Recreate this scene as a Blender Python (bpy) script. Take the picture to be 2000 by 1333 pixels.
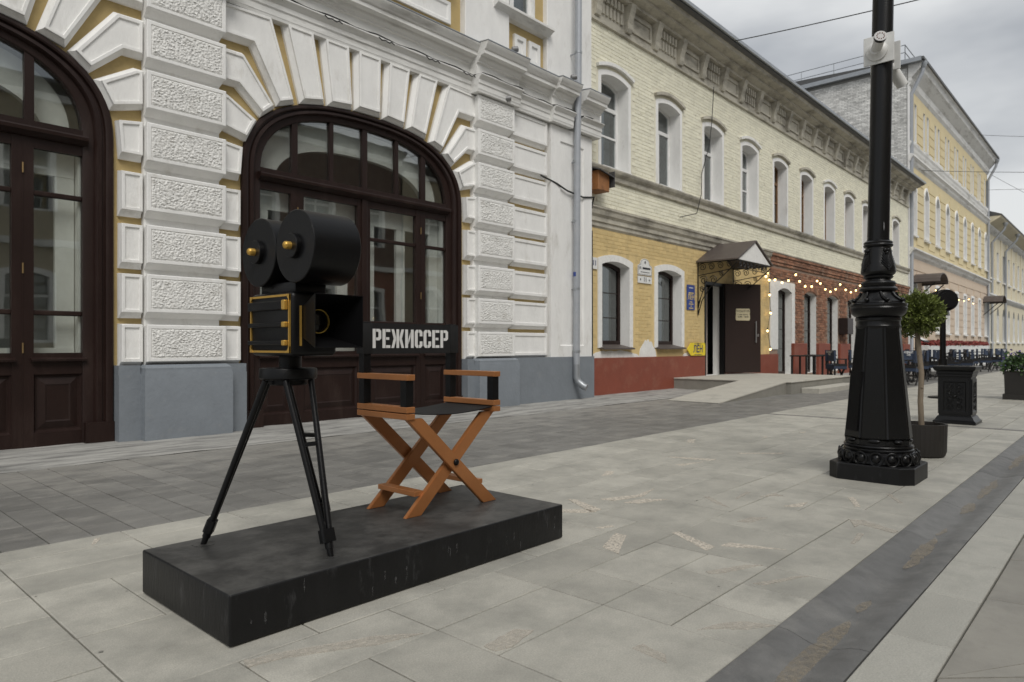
import bpy, bmesh, math, random
from mathutils import Vector, Matrix, noise
R=math.radians
for o in list(bpy.data.objects): bpy.data.objects.remove(o)
SC=bpy.context.scene; COL=SC.collection
random.seed(7)
# ------------------------------------------------------------------ camera
cd=bpy.data.cameras.new('camera'); cam=bpy.data.objects.new('camera',cd); COL.objects.link(cam)
cam.location=(0,0,1.0); cam.rotation_euler=(R(90),0,R(-47.67))
cd.sensor_width=36; cd.lens=24.21; cd.shift_y=0.00475; cd.clip_end=2000; cd.clip_start=.05
cd.dof.use_dof=True; cd.dof.focus_distance=3.7; cd.dof.aperture_fstop=5.0
SC.camera=cam
# ------------------------------------------------------------------ sky, sun, exposure
W=bpy.data.worlds.new('World'); SC.world=W; W.use_nodes=True
nt=W.node_tree; nt.nodes.clear()
def wn(t,**k):
    n=nt.nodes.new(t)
    for a,b in k.items(): setattr(n,a,b)
    return n
sky=wn('ShaderNodeTexSky',sky_type='NISHITA',sun_disc=False)
sky.sun_elevation=R(48); sky.sun_rotation=R(215); sky.air_density=1.2; sky.dust_density=3
tc=wn('ShaderNodeTexCoord'); mp=wn('ShaderNodeMapping'); mp.inputs['Scale'].default_value=(1.3,1.3,3.6); mp.inputs['Location'].default_value=(.35,.2,.0)
nz=wn('ShaderNodeTexNoise'); nz.inputs['Scale'].default_value=1.5; nz.inputs['Detail'].default_value=5; nz.inputs['Roughness'].default_value=.5
rp=wn('ShaderNodeValToRGB'); rp.color_ramp.elements[0].position=.34; rp.color_ramp.elements[0].color=(3.3,3.5,3.8,1)
rp.color_ramp.elements[1].position=.60; rp.color_ramp.elements[1].color=(7.5,7.6,7.6,1)
mx=wn('ShaderNodeMix',data_type='RGBA'); mx.inputs['Factor'].default_value=.9
bg=wn('ShaderNodeBackground'); bg.inputs['Strength'].default_value=.086
wo=wn('ShaderNodeOutputWorld'); L=nt.links.new
L(tc.outputs['Generated'],mp.inputs['Vector']); L(mp.outputs['Vector'],nz.inputs['Vector']); L(nz.outputs['Fac'],rp.inputs['Fac'])
L(sky.outputs['Color'],mx.inputs['A']); L(rp.outputs['Color'],mx.inputs['B']); L(mx.outputs['Result'],bg.inputs['Color']); L(bg.outputs['Background'],wo.inputs['Surface'])
sd=bpy.data.lights.new('sun','SUN'); sd.energy=1.5; sd.angle=R(28); sd.color=(1,.97,.92)
sun=bpy.data.objects.new('sun',sd); COL.objects.link(sun)
sun.rotation_euler=(Vector((-.45,-.62,.85))).to_track_quat('Z','Y').to_euler()
SC.view_settings.view_transform='Standard'; SC.view_settings.look='None'; SC.view_settings.exposure=.33; SC.view_settings.gamma=1
# ------------------------------------------------------------------ materials
MATS={}
def mat(name,col,rough=.6,var=.12,scale=6,bump=0,bscale=50,metal=0,dirt=None,dscale=2.5,damt=.5,rand=None,ramt=.2,stretch=(1,1,1),emit=0,spec=.5,dlo=.52,dhi=.72,alpha=None,grain=0,ygrad=None):
    if name in MATS: return MATS[name]
    m=bpy.data.materials.new(name); m.use_nodes=True; t=m.node_tree; N=t.nodes; K=t.links.new
    b=N['Principled BSDF']; b.inputs['Roughness'].default_value=rough; b.inputs['Metallic'].default_value=metal
    b.inputs['Specular IOR Level'].default_value=spec
    geo=N.new('ShaderNodeNewGeometry'); mpn=N.new('ShaderNodeMapping'); mpn.inputs['Scale'].default_value=stretch
    K(geo.outputs['Position'],mpn.inputs['Vector'])
    n1=N.new('ShaderNodeTexNoise'); n1.inputs['Scale'].default_value=scale; n1.inputs['Detail'].default_value=6; n1.inputs['Roughness'].default_value=.65
    K(mpn.outputs['Vector'],n1.inputs['Vector'])
    mr=N.new('ShaderNodeMapRange'); mr.inputs['From Min'].default_value=.25; mr.inputs['From Max'].default_value=.75
    mr.inputs['To Min'].default_value=1-var; mr.inputs['To Max'].default_value=1+var
    K(n1.outputs['Fac'],mr.inputs['Value']); fac=mr.outputs['Result']
    if rand:
        if rand=='obj': src=N.new('ShaderNodeObjectInfo').outputs['Random']
        else: src=geo.outputs['Random Per Island']
        r2=N.new('ShaderNodeMapRange'); r2.inputs['To Min'].default_value=1-ramt; r2.inputs['To Max'].default_value=1+ramt
        K(src,r2.inputs['Value']); mm=N.new('ShaderNodeMath'); mm.operation='MULTIPLY'; K(fac,mm.inputs[0]); K(r2.outputs['Result'],mm.inputs[1]); fac=mm.outputs[0]
    if grain:
        ng=N.new('ShaderNodeTexNoise'); ng.inputs['Scale'].default_value=170; ng.inputs['Detail'].default_value=2; K(geo.outputs['Position'],ng.inputs['Vector'])
        rg=N.new('ShaderNodeMapRange'); rg.inputs['From Min'].default_value=.3; rg.inputs['From Max'].default_value=.7; rg.inputs['To Min'].default_value=1-grain; rg.inputs['To Max'].default_value=1+grain
        K(ng.outputs['Fac'],rg.inputs['Value']); mg=N.new('ShaderNodeMath'); mg.operation='MULTIPLY'; K(fac,mg.inputs[0]); K(rg.outputs['Result'],mg.inputs[1]); fac=mg.outputs[0]
    vm=N.new('ShaderNodeVectorMath'); vm.operation='SCALE'; vm.inputs[0].default_value=col[:3]; K(fac,vm.inputs['Scale'])
    out=vm.outputs['Vector']
    if dirt:
        n2=N.new('ShaderNodeTexNoise'); n2.inputs['Scale'].default_value=dscale; n2.inputs['Detail'].default_value=8; n2.inputs['Roughness'].default_value=.7
        K(mpn.outputs['Vector'],n2.inputs['Vector'])
        r3=N.new('ShaderNodeMapRange'); r3.inputs['From Min'].default_value=dlo; r3.inputs['From Max'].default_value=dhi; r3.inputs['To Max'].default_value=damt
        dsrc=n2.outputs['Fac']
        if ygrad:
            sp=N.new('ShaderNodeSeparateXYZ'); K(geo.outputs['Position'],sp.inputs[0]); ry=N.new('ShaderNodeMapRange'); ry.inputs['From Min'].default_value=ygrad[0]; ry.inputs['From Max'].default_value=ygrad[1]; ry.inputs['To Max'].default_value=ygrad[2]
            K(sp.outputs['Y'],ry.inputs['Value']); ay=N.new('ShaderNodeMath'); ay.operation='ADD'; K(dsrc,ay.inputs[0]); K(ry.outputs['Result'],ay.inputs[1]); dsrc=ay.outputs[0]
        K(dsrc,r3.inputs['Value'])
        mx=N.new('ShaderNodeMix'); mx.data_type='RGBA'; K(r3.outputs['Result'],mx.inputs['Factor']); K(out,mx.inputs['A']); mx.inputs['B'].default_value=(*dirt,1); out=mx.outputs['Result']
    K(out,b.inputs['Base Color'])
    if emit:
        b.inputs['Emission Color'].default_value=(*col[:3],1); b.inputs['Emission Strength'].default_value=emit
    if bump:
        n3=N.new('ShaderNodeTexNoise'); n3.inputs['Scale'].default_value=bscale; n3.inputs['Detail'].default_value=4
        K(mpn.outputs['Vector'],n3.inputs['Vector'])
        bp=N.new('ShaderNodeBump'); bp.inputs['Strength'].default_value=1; bp.inputs['Distance'].default_value=bump
        K(n3.outputs['Fac'],bp.inputs['Height']); K(bp.outputs['Normal'],b.inputs['Normal'])
    if alpha:
        n4=N.new('ShaderNodeTexNoise'); n4.inputs['Scale'].default_value=alpha[0]; n4.inputs['Detail'].default_value=6; n4.inputs['Roughness'].default_value=.75
        K(geo.outputs['Position'],n4.inputs['Vector']); r4=N.new('ShaderNodeMapRange'); r4.inputs['From Min'].default_value=alpha[1]; r4.inputs['From Max'].default_value=alpha[2]; r4.inputs['To Max'].default_value=alpha[3]
        K(n4.outputs['Fac'],r4.inputs['Value']); K(r4.outputs['Result'],b.inputs['Alpha'])
    MATS[name]=m; return m
def glassmat(name,tint=(.92,.94,.93),base=.13):
    m=bpy.data.materials.new(name); m.use_nodes=True; t=m.node_tree; N=t.nodes; K=t.links.new; N.clear()
    o=N.new('ShaderNodeOutputMaterial'); mx=N.new('ShaderNodeMixShader'); g=N.new('ShaderNodeBsdfGlossy'); tr=N.new('ShaderNodeBsdfTransparent')
    g.inputs['Roughness'].default_value=.015; g.inputs['Color'].default_value=(.95,.97,.97,1); tr.inputs['Color'].default_value=(*tint,1)
    nz=N.new('ShaderNodeTexNoise'); nz.inputs['Scale'].default_value=1.6; ge=N.new('ShaderNodeNewGeometry'); bp=N.new('ShaderNodeBump'); bp.inputs['Distance'].default_value=.006; bp.inputs['Strength'].default_value=.12
    K(ge.outputs['Position'],nz.inputs['Vector']); K(nz.outputs['Fac'],bp.inputs['Height']); K(bp.outputs['Normal'],g.inputs['Normal'])
    lw=N.new('ShaderNodeLayerWeight'); pw=N.new('ShaderNodeMath'); pw.operation='POWER'; pw.inputs[1].default_value=4; ad=N.new('ShaderNodeMath'); ad.operation='MULTIPLY_ADD'; ad.inputs[1].default_value=.9; ad.inputs[2].default_value=base; ad.use_clamp=True
    K(lw.outputs['Facing'],pw.inputs[0]); K(pw.outputs[0],ad.inputs[0]); K(ad.outputs[0],mx.inputs['Fac']); K(tr.outputs[0],mx.inputs[1]); K(g.outputs[0],mx.inputs[2]); K(mx.outputs[0],o.inputs['Surface'])
    return m
WHITE=mat('white_plaster',(.81,.805,.785),.75,.07,5,.004,38,dirt=(.37,.335,.275),dscale=3.2,damt=.55,stretch=(1,1,.4),dlo=.56,dhi=.78)
WHITER=mat('white_rough_plaster',(.79,.785,.76),.85,.10,9,.005,70,dirt=(.36,.33,.28),dscale=6,damt=.5,dlo=.55,dhi=.75)
STONEW=mat('white_cornice_paint',(.74,.735,.71),.75,.08,3,.0025,40,dirt=(.21,.195,.165),dscale=2.6,damt=.7,stretch=(.3,1,1.8),dlo=.50,dhi=.72)
OCHRE=mat('ochre_plaster',(.46,.345,.155),.8,.10,4,.003,40,dirt=(.30,.22,.11),dscale=3,damt=.45)
OCHRE2=mat('ochre_brick_paint',(.63,.48,.23),.8,.09,5,.003,60,dirt=(.33,.24,.125),dscale=4.5,damt=.55,rand='isl',ramt=.08,dlo=.54,dhi=.74)
PLGREY=mat('blue_grey_paint',(.20,.222,.246),.55,.10,4,.004,22,dirt=(.30,.30,.295),dscale=5,damt=.5,dlo=.58,dhi=.78)
BROWN=mat('dark_brown_paint',(.021,.011,.009),.42,.22,5,.0012,60,spec=.25,dirt=(.045,.032,.027),dscale=5,damt=.45,stretch=(1,1,.25))
BRASS=mat('old_brass',(.25,.17,.08),.45,metal=.8)
GLASS=glassmat('window_glass'); GLASSD=glassmat('dark_window_glass',(.62,.66,.66),.12)
ROOM=mat('room_plaster',(.5,.49,.46),.9); ROOMW=mat('inner_white_paint',(.74,.73,.70),.6)
CREAM=mat('cream_brick_paint',(.80,.775,.63),.8,.07,4,.004,60,dirt=(.36,.31,.21),dscale=7,damt=.7,rand='isl',ramt=.06,dlo=.59,dhi=.70)
CREAMF=mat('cream_plaster',(.74,.71,.57),.8,.08,4,.003,40,dirt=(.38,.34,.26),dscale=2,damt=.5)
BRICK=mat('red_brick',(.26,.125,.074),.85,.2,14,.006,60,dirt=(.46,.36,.27),dscale=3,damt=.55,rand='isl',ramt=.4)
MORTAR=mat('mortar',(.30,.22,.17),.9,.15,10)
RED=mat('red_plinth_paint',(.235,.062,.036),.6,.12,3,.003,30,dirt=(.30,.15,.10),dscale=2.5,damt=.5)
GREYCORN=mat('weathered_cornice',(.52,.49,.41),.85,.12,5,.006,30,dirt=(.12,.108,.09),dscale=2.2,damt=.8,stretch=(.6,1,1.3),dlo=.46,dhi=.70)
ZINC=mat('zinc_metal',(.36,.38,.40),.42,.1,6,metal=.6,dirt=(.2,.2,.2),damt=.4)
PIPEP=mat('grey_pipe_paint',(.37,.39,.42),.45,.07,8,metal=.2,dirt=(.5,.5,.5),damt=.4)
ROOFM=mat('dark_roof_metal',(.10,.10,.10),.5,.1,4,metal=.4)
BLACK=mat('black_iron_paint',(.005,.005,.0055),.3,.15,9,.0012,90,spec=.35)
BLACKM=mat('black_matt_paint',(.0045,.0045,.005),.38,.15,9,.0006,120,spec=.25)
BLACKD=mat('hood_inside_black',(.003,.003,.0035),.9,spec=.1)
PLAT=mat('black_plinth_paint',(.0075,.0075,.008),.45,.3,7,.0012,40,dirt=(.10,.10,.105),dscale=8,damt=.6,spec=.3,dlo=.58,dhi=.78,stretch=(1.8,1.8,.55)); PLATT=mat('grey_plinth_top',(.036,.0355,.034),.5,.4,9,.0015,30,dirt=(.11,.107,.10),dscale=4.5,damt=.75,spec=.4,dlo=.45,dhi=.75)  # second plinth colour: lighter mottled grey for the upward faces
SCUFF=mat('pale_scuff',(.16,.16,.165),.7,.4,30)
COPPER=mat('copper_orange_paint',(.40,.165,.058),.36,.10,6,.0004,150,metal=.35,dirt=(.26,.09,.03),damt=.25)
GOLD=mat('gold_paint',(.62,.38,.085),.38,.08,12,metal=.65,bump=.0006,bscale=150)
FABRIC=mat('black_canvas',(.013,.013,.0135),.7,.15,30,.0006,500,spec=.3)
LETTER=mat('white_stencil_paint',(.72,.72,.71),.7,.06,30)
TILE=mat('light_granite_tile',(.425,.41,.36),.6,.10,3.2,.0012,220,dirt=(.235,.23,.205),dscale=3.0,damt=.75,rand='obj',ramt=.11,dlo=.42,dhi=.72,grain=.13)
TILEF=mat('light_granite_far',(.425,.41,.36),.6,.10,3.2,.0012,220,dirt=(.235,.23,.205),dscale=3.0,damt=.75,rand='isl',ramt=.11,dlo=.42,dhi=.72,grain=.13)
DTILE=mat('dark_granite_tile',(.175,.17,.158),.55,.22,5,.002,120,dirt=(.33,.315,.285),dscale=4.5,damt=.62,rand='obj',ramt=.13,stretch=(.5,1,1),grain=.15,ygrad=(5.0,6.6,.22))
DTILEF=mat('dark_granite_far',(.175,.17,.158),.55,.22,5,.002,120,dirt=(.33,.315,.285),dscale=4.5,damt=.62,rand='isl',ramt=.13,stretch=(.5,1,1),grain=.15,ygrad=(5.0,6.6,.22))
JOINT=mat('joint_sand',(.06,.057,.05),.9,.2,20)
GUT=mat('gutter_granite',(.155,.154,.15),.6,.25,9,.0025,160,dirt=(.27,.262,.245),dscale=2.6,damt=.6,rand='obj',ramt=.14)
SAND=mat('damp_sand',(.40,.335,.24),.9,.25,25,.004,140,alpha=(40,.30,.72,.62)); QUARTZF=mat('faint_quartz_vein',(.58,.53,.455),.6,.22,28,.002,120,alpha=(50,.28,.60,.66)); SCUFFA=mat('pale_scuff_smear',(.17,.17,.172),.7,.4,60,alpha=(70,.42,.70,.6))
STRIP=mat('pale_kerb_granite',(.42,.41,.365),.65,.10,4,.0015,220,dirt=(.29,.285,.255),damt=.6,grain=.13,rand='obj',ramt=.08)
SLAB=mat('road_slab_stone',(.30,.285,.25),.65,.14,3,.002,160,dirt=(.17,.165,.15),dscale=1.6,damt=.6,rand='obj',ramt=.12)
APRON=mat('weathered_asphalt',(.175,.172,.163),.85,.35,9,.008,45,dirt=(.46,.45,.42),dscale=4.2,damt=.85,stretch=(.3,1.5,1),dlo=.36,dhi=.60,grain=.2)
CONC=mat('concrete',(.46,.44,.385),.8,.1,4,.003,90,dirt=(.22,.21,.19),damt=.6)
CONCD=mat('concrete_side',(.24,.23,.20),.85,.15,5,.004,60,dirt=(.12,.11,.10),damt=.6)
QUARTZ=mat('pale_quartz_vein',(.66,.60,.51),.6,.22,28,.002,120,alpha=(60,.28,.56,.92))
BARK=mat('bark',(.23,.185,.135),.85,.3,20,.004,60,stretch=(1,1,.3))
LEAF=mat('thuja_leaf',(.12,.15,.03),.6,.5,9,rand='isl',ramt=.5)
LEAF2=mat('flower_leaf',(.045,.09,.025),.6,.4,12,rand='isl',ramt=.4)
PURPLE=mat('violet_petal',(.13,.09,.32),.6); REDFL=mat('red_petal',(.17,.022,.016),.6,.3,20,rand='isl',ramt=.4)
POT=mat('brown_black_pot',(.022,.019,.017),.5,.1,10); SOIL=mat('soil',(.05,.035,.025),.95,.3,30,.01,60)
NAVY=mat('navy_canvas',(.028,.042,.075),.75,.2,9,rand='obj',ramt=.3); DARKW=mat('dark_chair_wood',(.012,.011,.011),.5)
SIGNW=mat('white_enamel',(.74,.74,.72),.4); SIGNK=mat('sign_black',(.02,.02,.025),.6); SIGNB=mat('sign_blue',(.03,.06,.26),.45); SIGNY=mat('sign_yellow',(.80,.62,.03),.5); SIGNC=mat('sign_cream',(.52,.46,.30),.6); SIGNN=mat('sign_navy',(.02,.025,.12),.6); SIGNG=mat('sign_gold_print',(.65,.5,.2),.6)
DOORB=mat('door_brown',(.024,.014,.012),.4,.1,5); STEEL=mat('steel',(.55,.55,.55),.3,metal=.9); DOORIN=mat('door_reveal',(.42,.37,.34),.7)
CANOPY=mat('canopy_sheet',(.115,.095,.085),.5,.15,4,metal=.3,dirt=(.2,.17,.15),damt=.4)
BULB=mat('warm_bulb',(1.0,.66,.26),.4,emit=4.5); WIREM=mat('black_cable',(.012,.012,.012),.6); RUST=mat('rusty_box_paint',(.30,.13,.045),.6,.25,10,dirt=(.14,.06,.025),dscale=6,damt=.7)
PVC=mat('white_pvc',(.74,.74,.73),.4); OLDWOOD=mat('varnished_wood',(.17,.088,.035),.55,.2,8)
CURT=mat('grey_curtain',(.30,.31,.31),.9,.15,6,stretch=(3,1,.2)); DARKIN=mat('dark_interior',(.03,.03,.03),.9)
YEL3=mat('yellow_facade',(.66,.56,.34),.8,.07,2,.002,30,dirt=(.4,.32,.17),dscale=1,damt=.4); PINK3=mat('pinkish_facade',(.60,.49,.38),.8,.07,2,dirt=(.4,.33,.25),dscale=1,damt=.4); CREAM4=mat('cream_facade',(.66,.60,.45),.8,.07,2,dirt=(.4,.36,.27),dscale=1,damt=.4)
GABLE=mat('white_painted_gable_brick',(.68,.675,.65),.85,.15,8,.004,50,dirt=(.17,.165,.155),dscale=2.2,damt=.7,rand='isl',ramt=.22); GABLEM=mat('gable_mortar',(.27,.265,.25),.9)
OPW=mat('opposite_brown',(.155,.10,.078),.8,.1,3); OPB=mat('opposite_beige',(.44,.38,.27),.8,.1,3); OPR=mat('opposite_brick',(.23,.085,.05),.85,.2,8)
CAMW=mat('camera_white',(.70,.70,.68),.4); LENSG=mat('lens_black',(.008,.007,.007),.15); LENSR=mat('led_ring',(.25,.12,.09),.4); SPOT=mat('floodlight_grey',(.22,.22,.22),.5,metal=.4)
# ------------------------------------------------------------------ mesh builder
class MB:
    def __init__(s): s.v=[]; s.f=[]
    def add(s,v,f):
        n=len(s.v); s.v+=[tuple(p) for p in v]; s.f+=[tuple(i+n for i in q) for q in f]; return s
    def box(s,x0,x1,y0,y1,z0,z1):
        return s.add([(x0,y0,z0),(x1,y0,z0),(x1,y1,z0),(x0,y1,z0),(x0,y0,z1),(x1,y0,z1),(x1,y1,z1),(x0,y1,z1)],[(0,3,2,1),(4,5,6,7),(0,1,5,4),(1,2,6,5),(2,3,7,6),(3,0,4,7)])
    def rbox(s,x0,x1,y0,y1,z0,z1,b=.006,seg=2):
        bm=bmesh.new(); bmesh.ops.create_cube(bm,size=1)
        for v in bm.verts: v.co=((x0+x1)/2+v.co.x*(x1-x0),(y0+y1)/2+v.co.y*(y1-y0),(z0+z1)/2+v.co.z*(z1-z0))
        bmesh.ops.bevel(bm,geom=bm.edges[:],offset=b,segments=seg,affect='EDGES',profile=.5)
        return s.addbm(bm)
    def addbm(s,bm,M=None):
        bm.verts.index_update(); vs=[(M@v.co if M else v.co) for v in bm.verts]
        s.add([tuple(v) for v in vs],[tuple(v.index for v in f.verts) for f in bm.faces]); bm.free(); return s
    def loops(s,ls,close=True,cap0=True,cap1=True):      # rings of equal length joined
        n=len(ls[0]); vs=[p for l in ls for p in l]; fs=[]
        for i in range(len(ls)-1):
            for j in range(n if close else n-1):
                k=(j+1)%n; fs.append((i*n+j,i*n+k,(i+1)*n+k,(i+1)*n+j))
        if cap0: fs.append(tuple(range(n))[::-1])
        if cap1: fs.append(tuple((len(ls)-1)*n+j for j in range(n)))
        return s.add(vs,fs)
    def prism(s,poly,y0,y1):     # poly in xz
        return s.loops([[(a,y0,b) for a,b in poly],[(a,y1,b) for a,b in poly]])
    def prismx(s,poly,x0,x1):    # poly in yz
        return s.loops([[(x0,a,b) for a,b in poly],[(x1,a,b) for a,b in poly]])
    def prismz(s,poly,z0,z1):
        return s.loops([[(a,b,z0) for a,b in poly],[(a,b,z1) for a,b in poly]])
    def lathe(s,prof,cx=0,cy=0,n=32,rot=0):
        return s.loops([[(cx+r*math.cos(rot+2*math.pi*j/n),cy+r*math.sin(rot+2*math.pi*j/n),z) for j in range(n)] for r,z in prof])
    def tube(s,pts,r,n=10,r1=None):
        pts=[Vector(p) for p in pts]; ls=[]; up=None
        for i,p in enumerate(pts):
            d=((pts[min(i+1,len(pts)-1)]-pts[max(i-1,0)])).normalized()
            if up is None:
                up=d.orthogonal().normalized()
            up=(up-d*up.dot(d)).normalized(); w=d.cross(up)
            rr=r if r1 is None else r+(r1-r)*i/(len(pts)-1)
            ls.append([tuple(p+up*rr*math.cos(2*math.pi*j/n)+w*rr*math.sin(2*math.pi*j/n)) for j in range(n)])
        return s.loops(ls)
    def bar(s,p0,p1,w,t,side):   # rectangular bar; w along 'side' direction, t across
        p0=Vector(p0); p1=Vector(p1); d=(p1-p0).normalized(); a=Vector(side); a=(a-d*a.dot(d)).normalized(); b=d.cross(a)
        ring=lambda p:[tuple(p+a*w/2*i+b*t/2*j) for i,j in((-1,-1),(1,-1),(1,1),(-1,1))]
        return s.loops([ring(p0),ring(p1)])
    def sphere(s,c,r,sc=(1,1,1),u=12,v=8):
        bm=bmesh.new(); bmesh.ops.create_uvsphere(bm,u_segments=u,v_segments=v,radius=r)
        for q in bm.verts: q.co=Vector((q.co.x*sc[0]+c[0],q.co.y*sc[1]+c[1],q.co.z*sc[2]+c[2]))
        return s.addbm(bm)
    def mesh(s,name,m=None,smooth=None):
        me=bpy.data.meshes.new(name); me.from_pydata(s.v,[],s.f); me.update()
        bm=bmesh.new(); bm.from_mesh(me); bmesh.ops.recalc_face_normals(bm,faces=bm.faces[:]); bm.to_mesh(me); bm.free()
        if m: me.materials.append(m)
        if smooth is not None:
            for p in me.polygons: p.use_smooth=True
            me.set_sharp_from_angle(angle=R(smooth))
        return me
    def build(s,name,m,parent=None,smooth=None,label=None,cat=None,group=None,kind=None):
        return link(name,s.mesh(name,m,smooth),parent,label,cat,group,kind)
def link(name,me,parent=None,label=None,cat=None,group=None,kind=None,loc=None):
    o=bpy.data.objects.new(name,me); COL.objects.link(o)
    if loc: o.location=loc
    if parent:
        o.parent=parent; o.matrix_parent_inverse=parent.get('_inv') and Matrix.Identity(4) or Matrix.Translation(-Vector(parent.location)) if parent.parent is None else Matrix.Identity(4)
    if label: o['label']=label
    if cat: o['category']=cat
    if group: o['group']=group
    if kind: o['kind']=kind
    return o
def thing(name,label,cat,loc=(0,0,0),rz=0,group=None):
    o=bpy.data.objects.new(name,None); COL.objects.link(o); o.location=loc; o.rotation_euler=(0,0,rz); o.empty_display_size=.1
    o['label']=label; o['category']=cat
    if group: o['group']=group
    return o
def sub(name,mb,m,part,smooth=None,kind=None):       # a sub-part of a part whose coordinates are the same
    o=bpy.data.objects.new(name,mb.mesh(name,m,smooth)); COL.objects.link(o); o.parent=part
    if kind: o['kind']=kind
    return o
def copytree(o,parent=None):
    c=o.copy(); COL.objects.link(c)
    if parent: c.parent=parent; c.matrix_parent_inverse=o.matrix_parent_inverse.copy()
    for ch in list(o.children): copytree(ch,c)
    return c
def textmesh(txt,size,M,name='t',bold=0,align='CENTER',sx=1):
    c=bpy.data.curves.new(name,'FONT'); c.body=txt; c.size=size; c.align_x=align; c.align_y='CENTER'; c.offset=bold; c.resolution_u=3
    o=bpy.data.objects.new(name,c); COL.objects.link(o)
    dg=bpy.context.evaluated_depsgraph_get(); me=bpy.data.meshes.new_from_object(o.evaluated_get(dg))
    bpy.data.objects.remove(o); bpy.data.curves.remove(c)
    bm=bmesh.new(); bm.from_mesh(me); bpy.data.meshes.remove(me)
    b=MB(); b.addbm(bm,M@Matrix.Diagonal((sx,1,1,1))); return b
FACE_STREET=lambda x,y,z:Matrix.Translation((x,y,z))@Matrix.Rotation(R(90),4,'X')   # text on a wall, read from -Y
def offset_poly(P,d):
    n=len(P); A=sum(P[i][0]*P[(i+1)%n][1]-P[(i+1)%n][0]*P[i][1] for i in range(n)); s=1 if A>0 else -1
    out=[]
    for i in range(n):
        a=Vector(P[i-1]); b=Vector(P[i]); c=Vector(P[(i+1)%n]); e=(b-a).normalized(); f=(c-b).normalized()
        n1=Vector((e.y,-e.x))*s; n2=Vector((f.y,-f.x))*s; k=1+n1.dot(n2)
        q=b+(n1+n2)*(d/max(k,.35)); out.append((q.x,q.y))
    return out
# ------------------------------------------------------------------ ground
gp=MB(); gp.add([(-60,-60,-.045),(300,-60,-.045),(300,120,-.045),(-60,120,-.045)],[(0,1,2,3)])
gp.build('ground',JOINT,kind='structure')
def tilemesh(w,h,t=.035,g=.0055,b=.003):
    m=MB(); x0,x1,y0,y1=-w/2+g/2,w/2-g/2,-h/2+g/2,h/2-g/2
    lo=[(x0,y0,-t),(x1,y0,-t),(x1,y1,-t),(x0,y1,-t)]; mi=[(a,c,-b) for a,c,_ in lo]
    hi=[(x0+b,y0+b,0),(x1-b,y0+b,0),(x1-b,y1-b,0),(x0+b,y1-b,0)]
    m.loops([lo,mi,hi],cap0=False); return m
YJ=[.955,1.24,1.534,1.828,2.112,2.393,2.685,2.981,3.277,3.564,3.853,4.065]; PX=.2935; X0=.15-12*PX
def structure(name,m,x0,x1,y0,y1,z):
    b=MB(); b.add([(x0,y0,z),(x1,y0,z),(x1,y1,z),(x0,y1,z)],[(0,1,2,3)]); return b.build(name,m,kind='structure')
pav=structure('pavement',JOINT,-3.4,70,.955,4.065,-.03)
cache={}
def put_tile(parent,name,w,h,x,y,m,far):
    dz=random.uniform(-.0012,.0012); t=(random.uniform(-.0012,.0012),random.uniform(-.0012,.0012))
    if far is not None:
        b=tilemesh(w,h); far.add([(a+x,c+y,d+dz) for a,c,d in b.v],b.f); return
    k=(name,round(w,3),round(h,3))
    if k not in cache: cache[k]=tilemesh(w,h).mesh(name,m)
    o=link(name,cache[k],parent); o.location=(x,y,dz); o.rotation_euler=(t[0],t[1],0)
NX=int((60-X0)/PX); used=set(); farm=MB(); rnd=random.Random(3)
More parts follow.
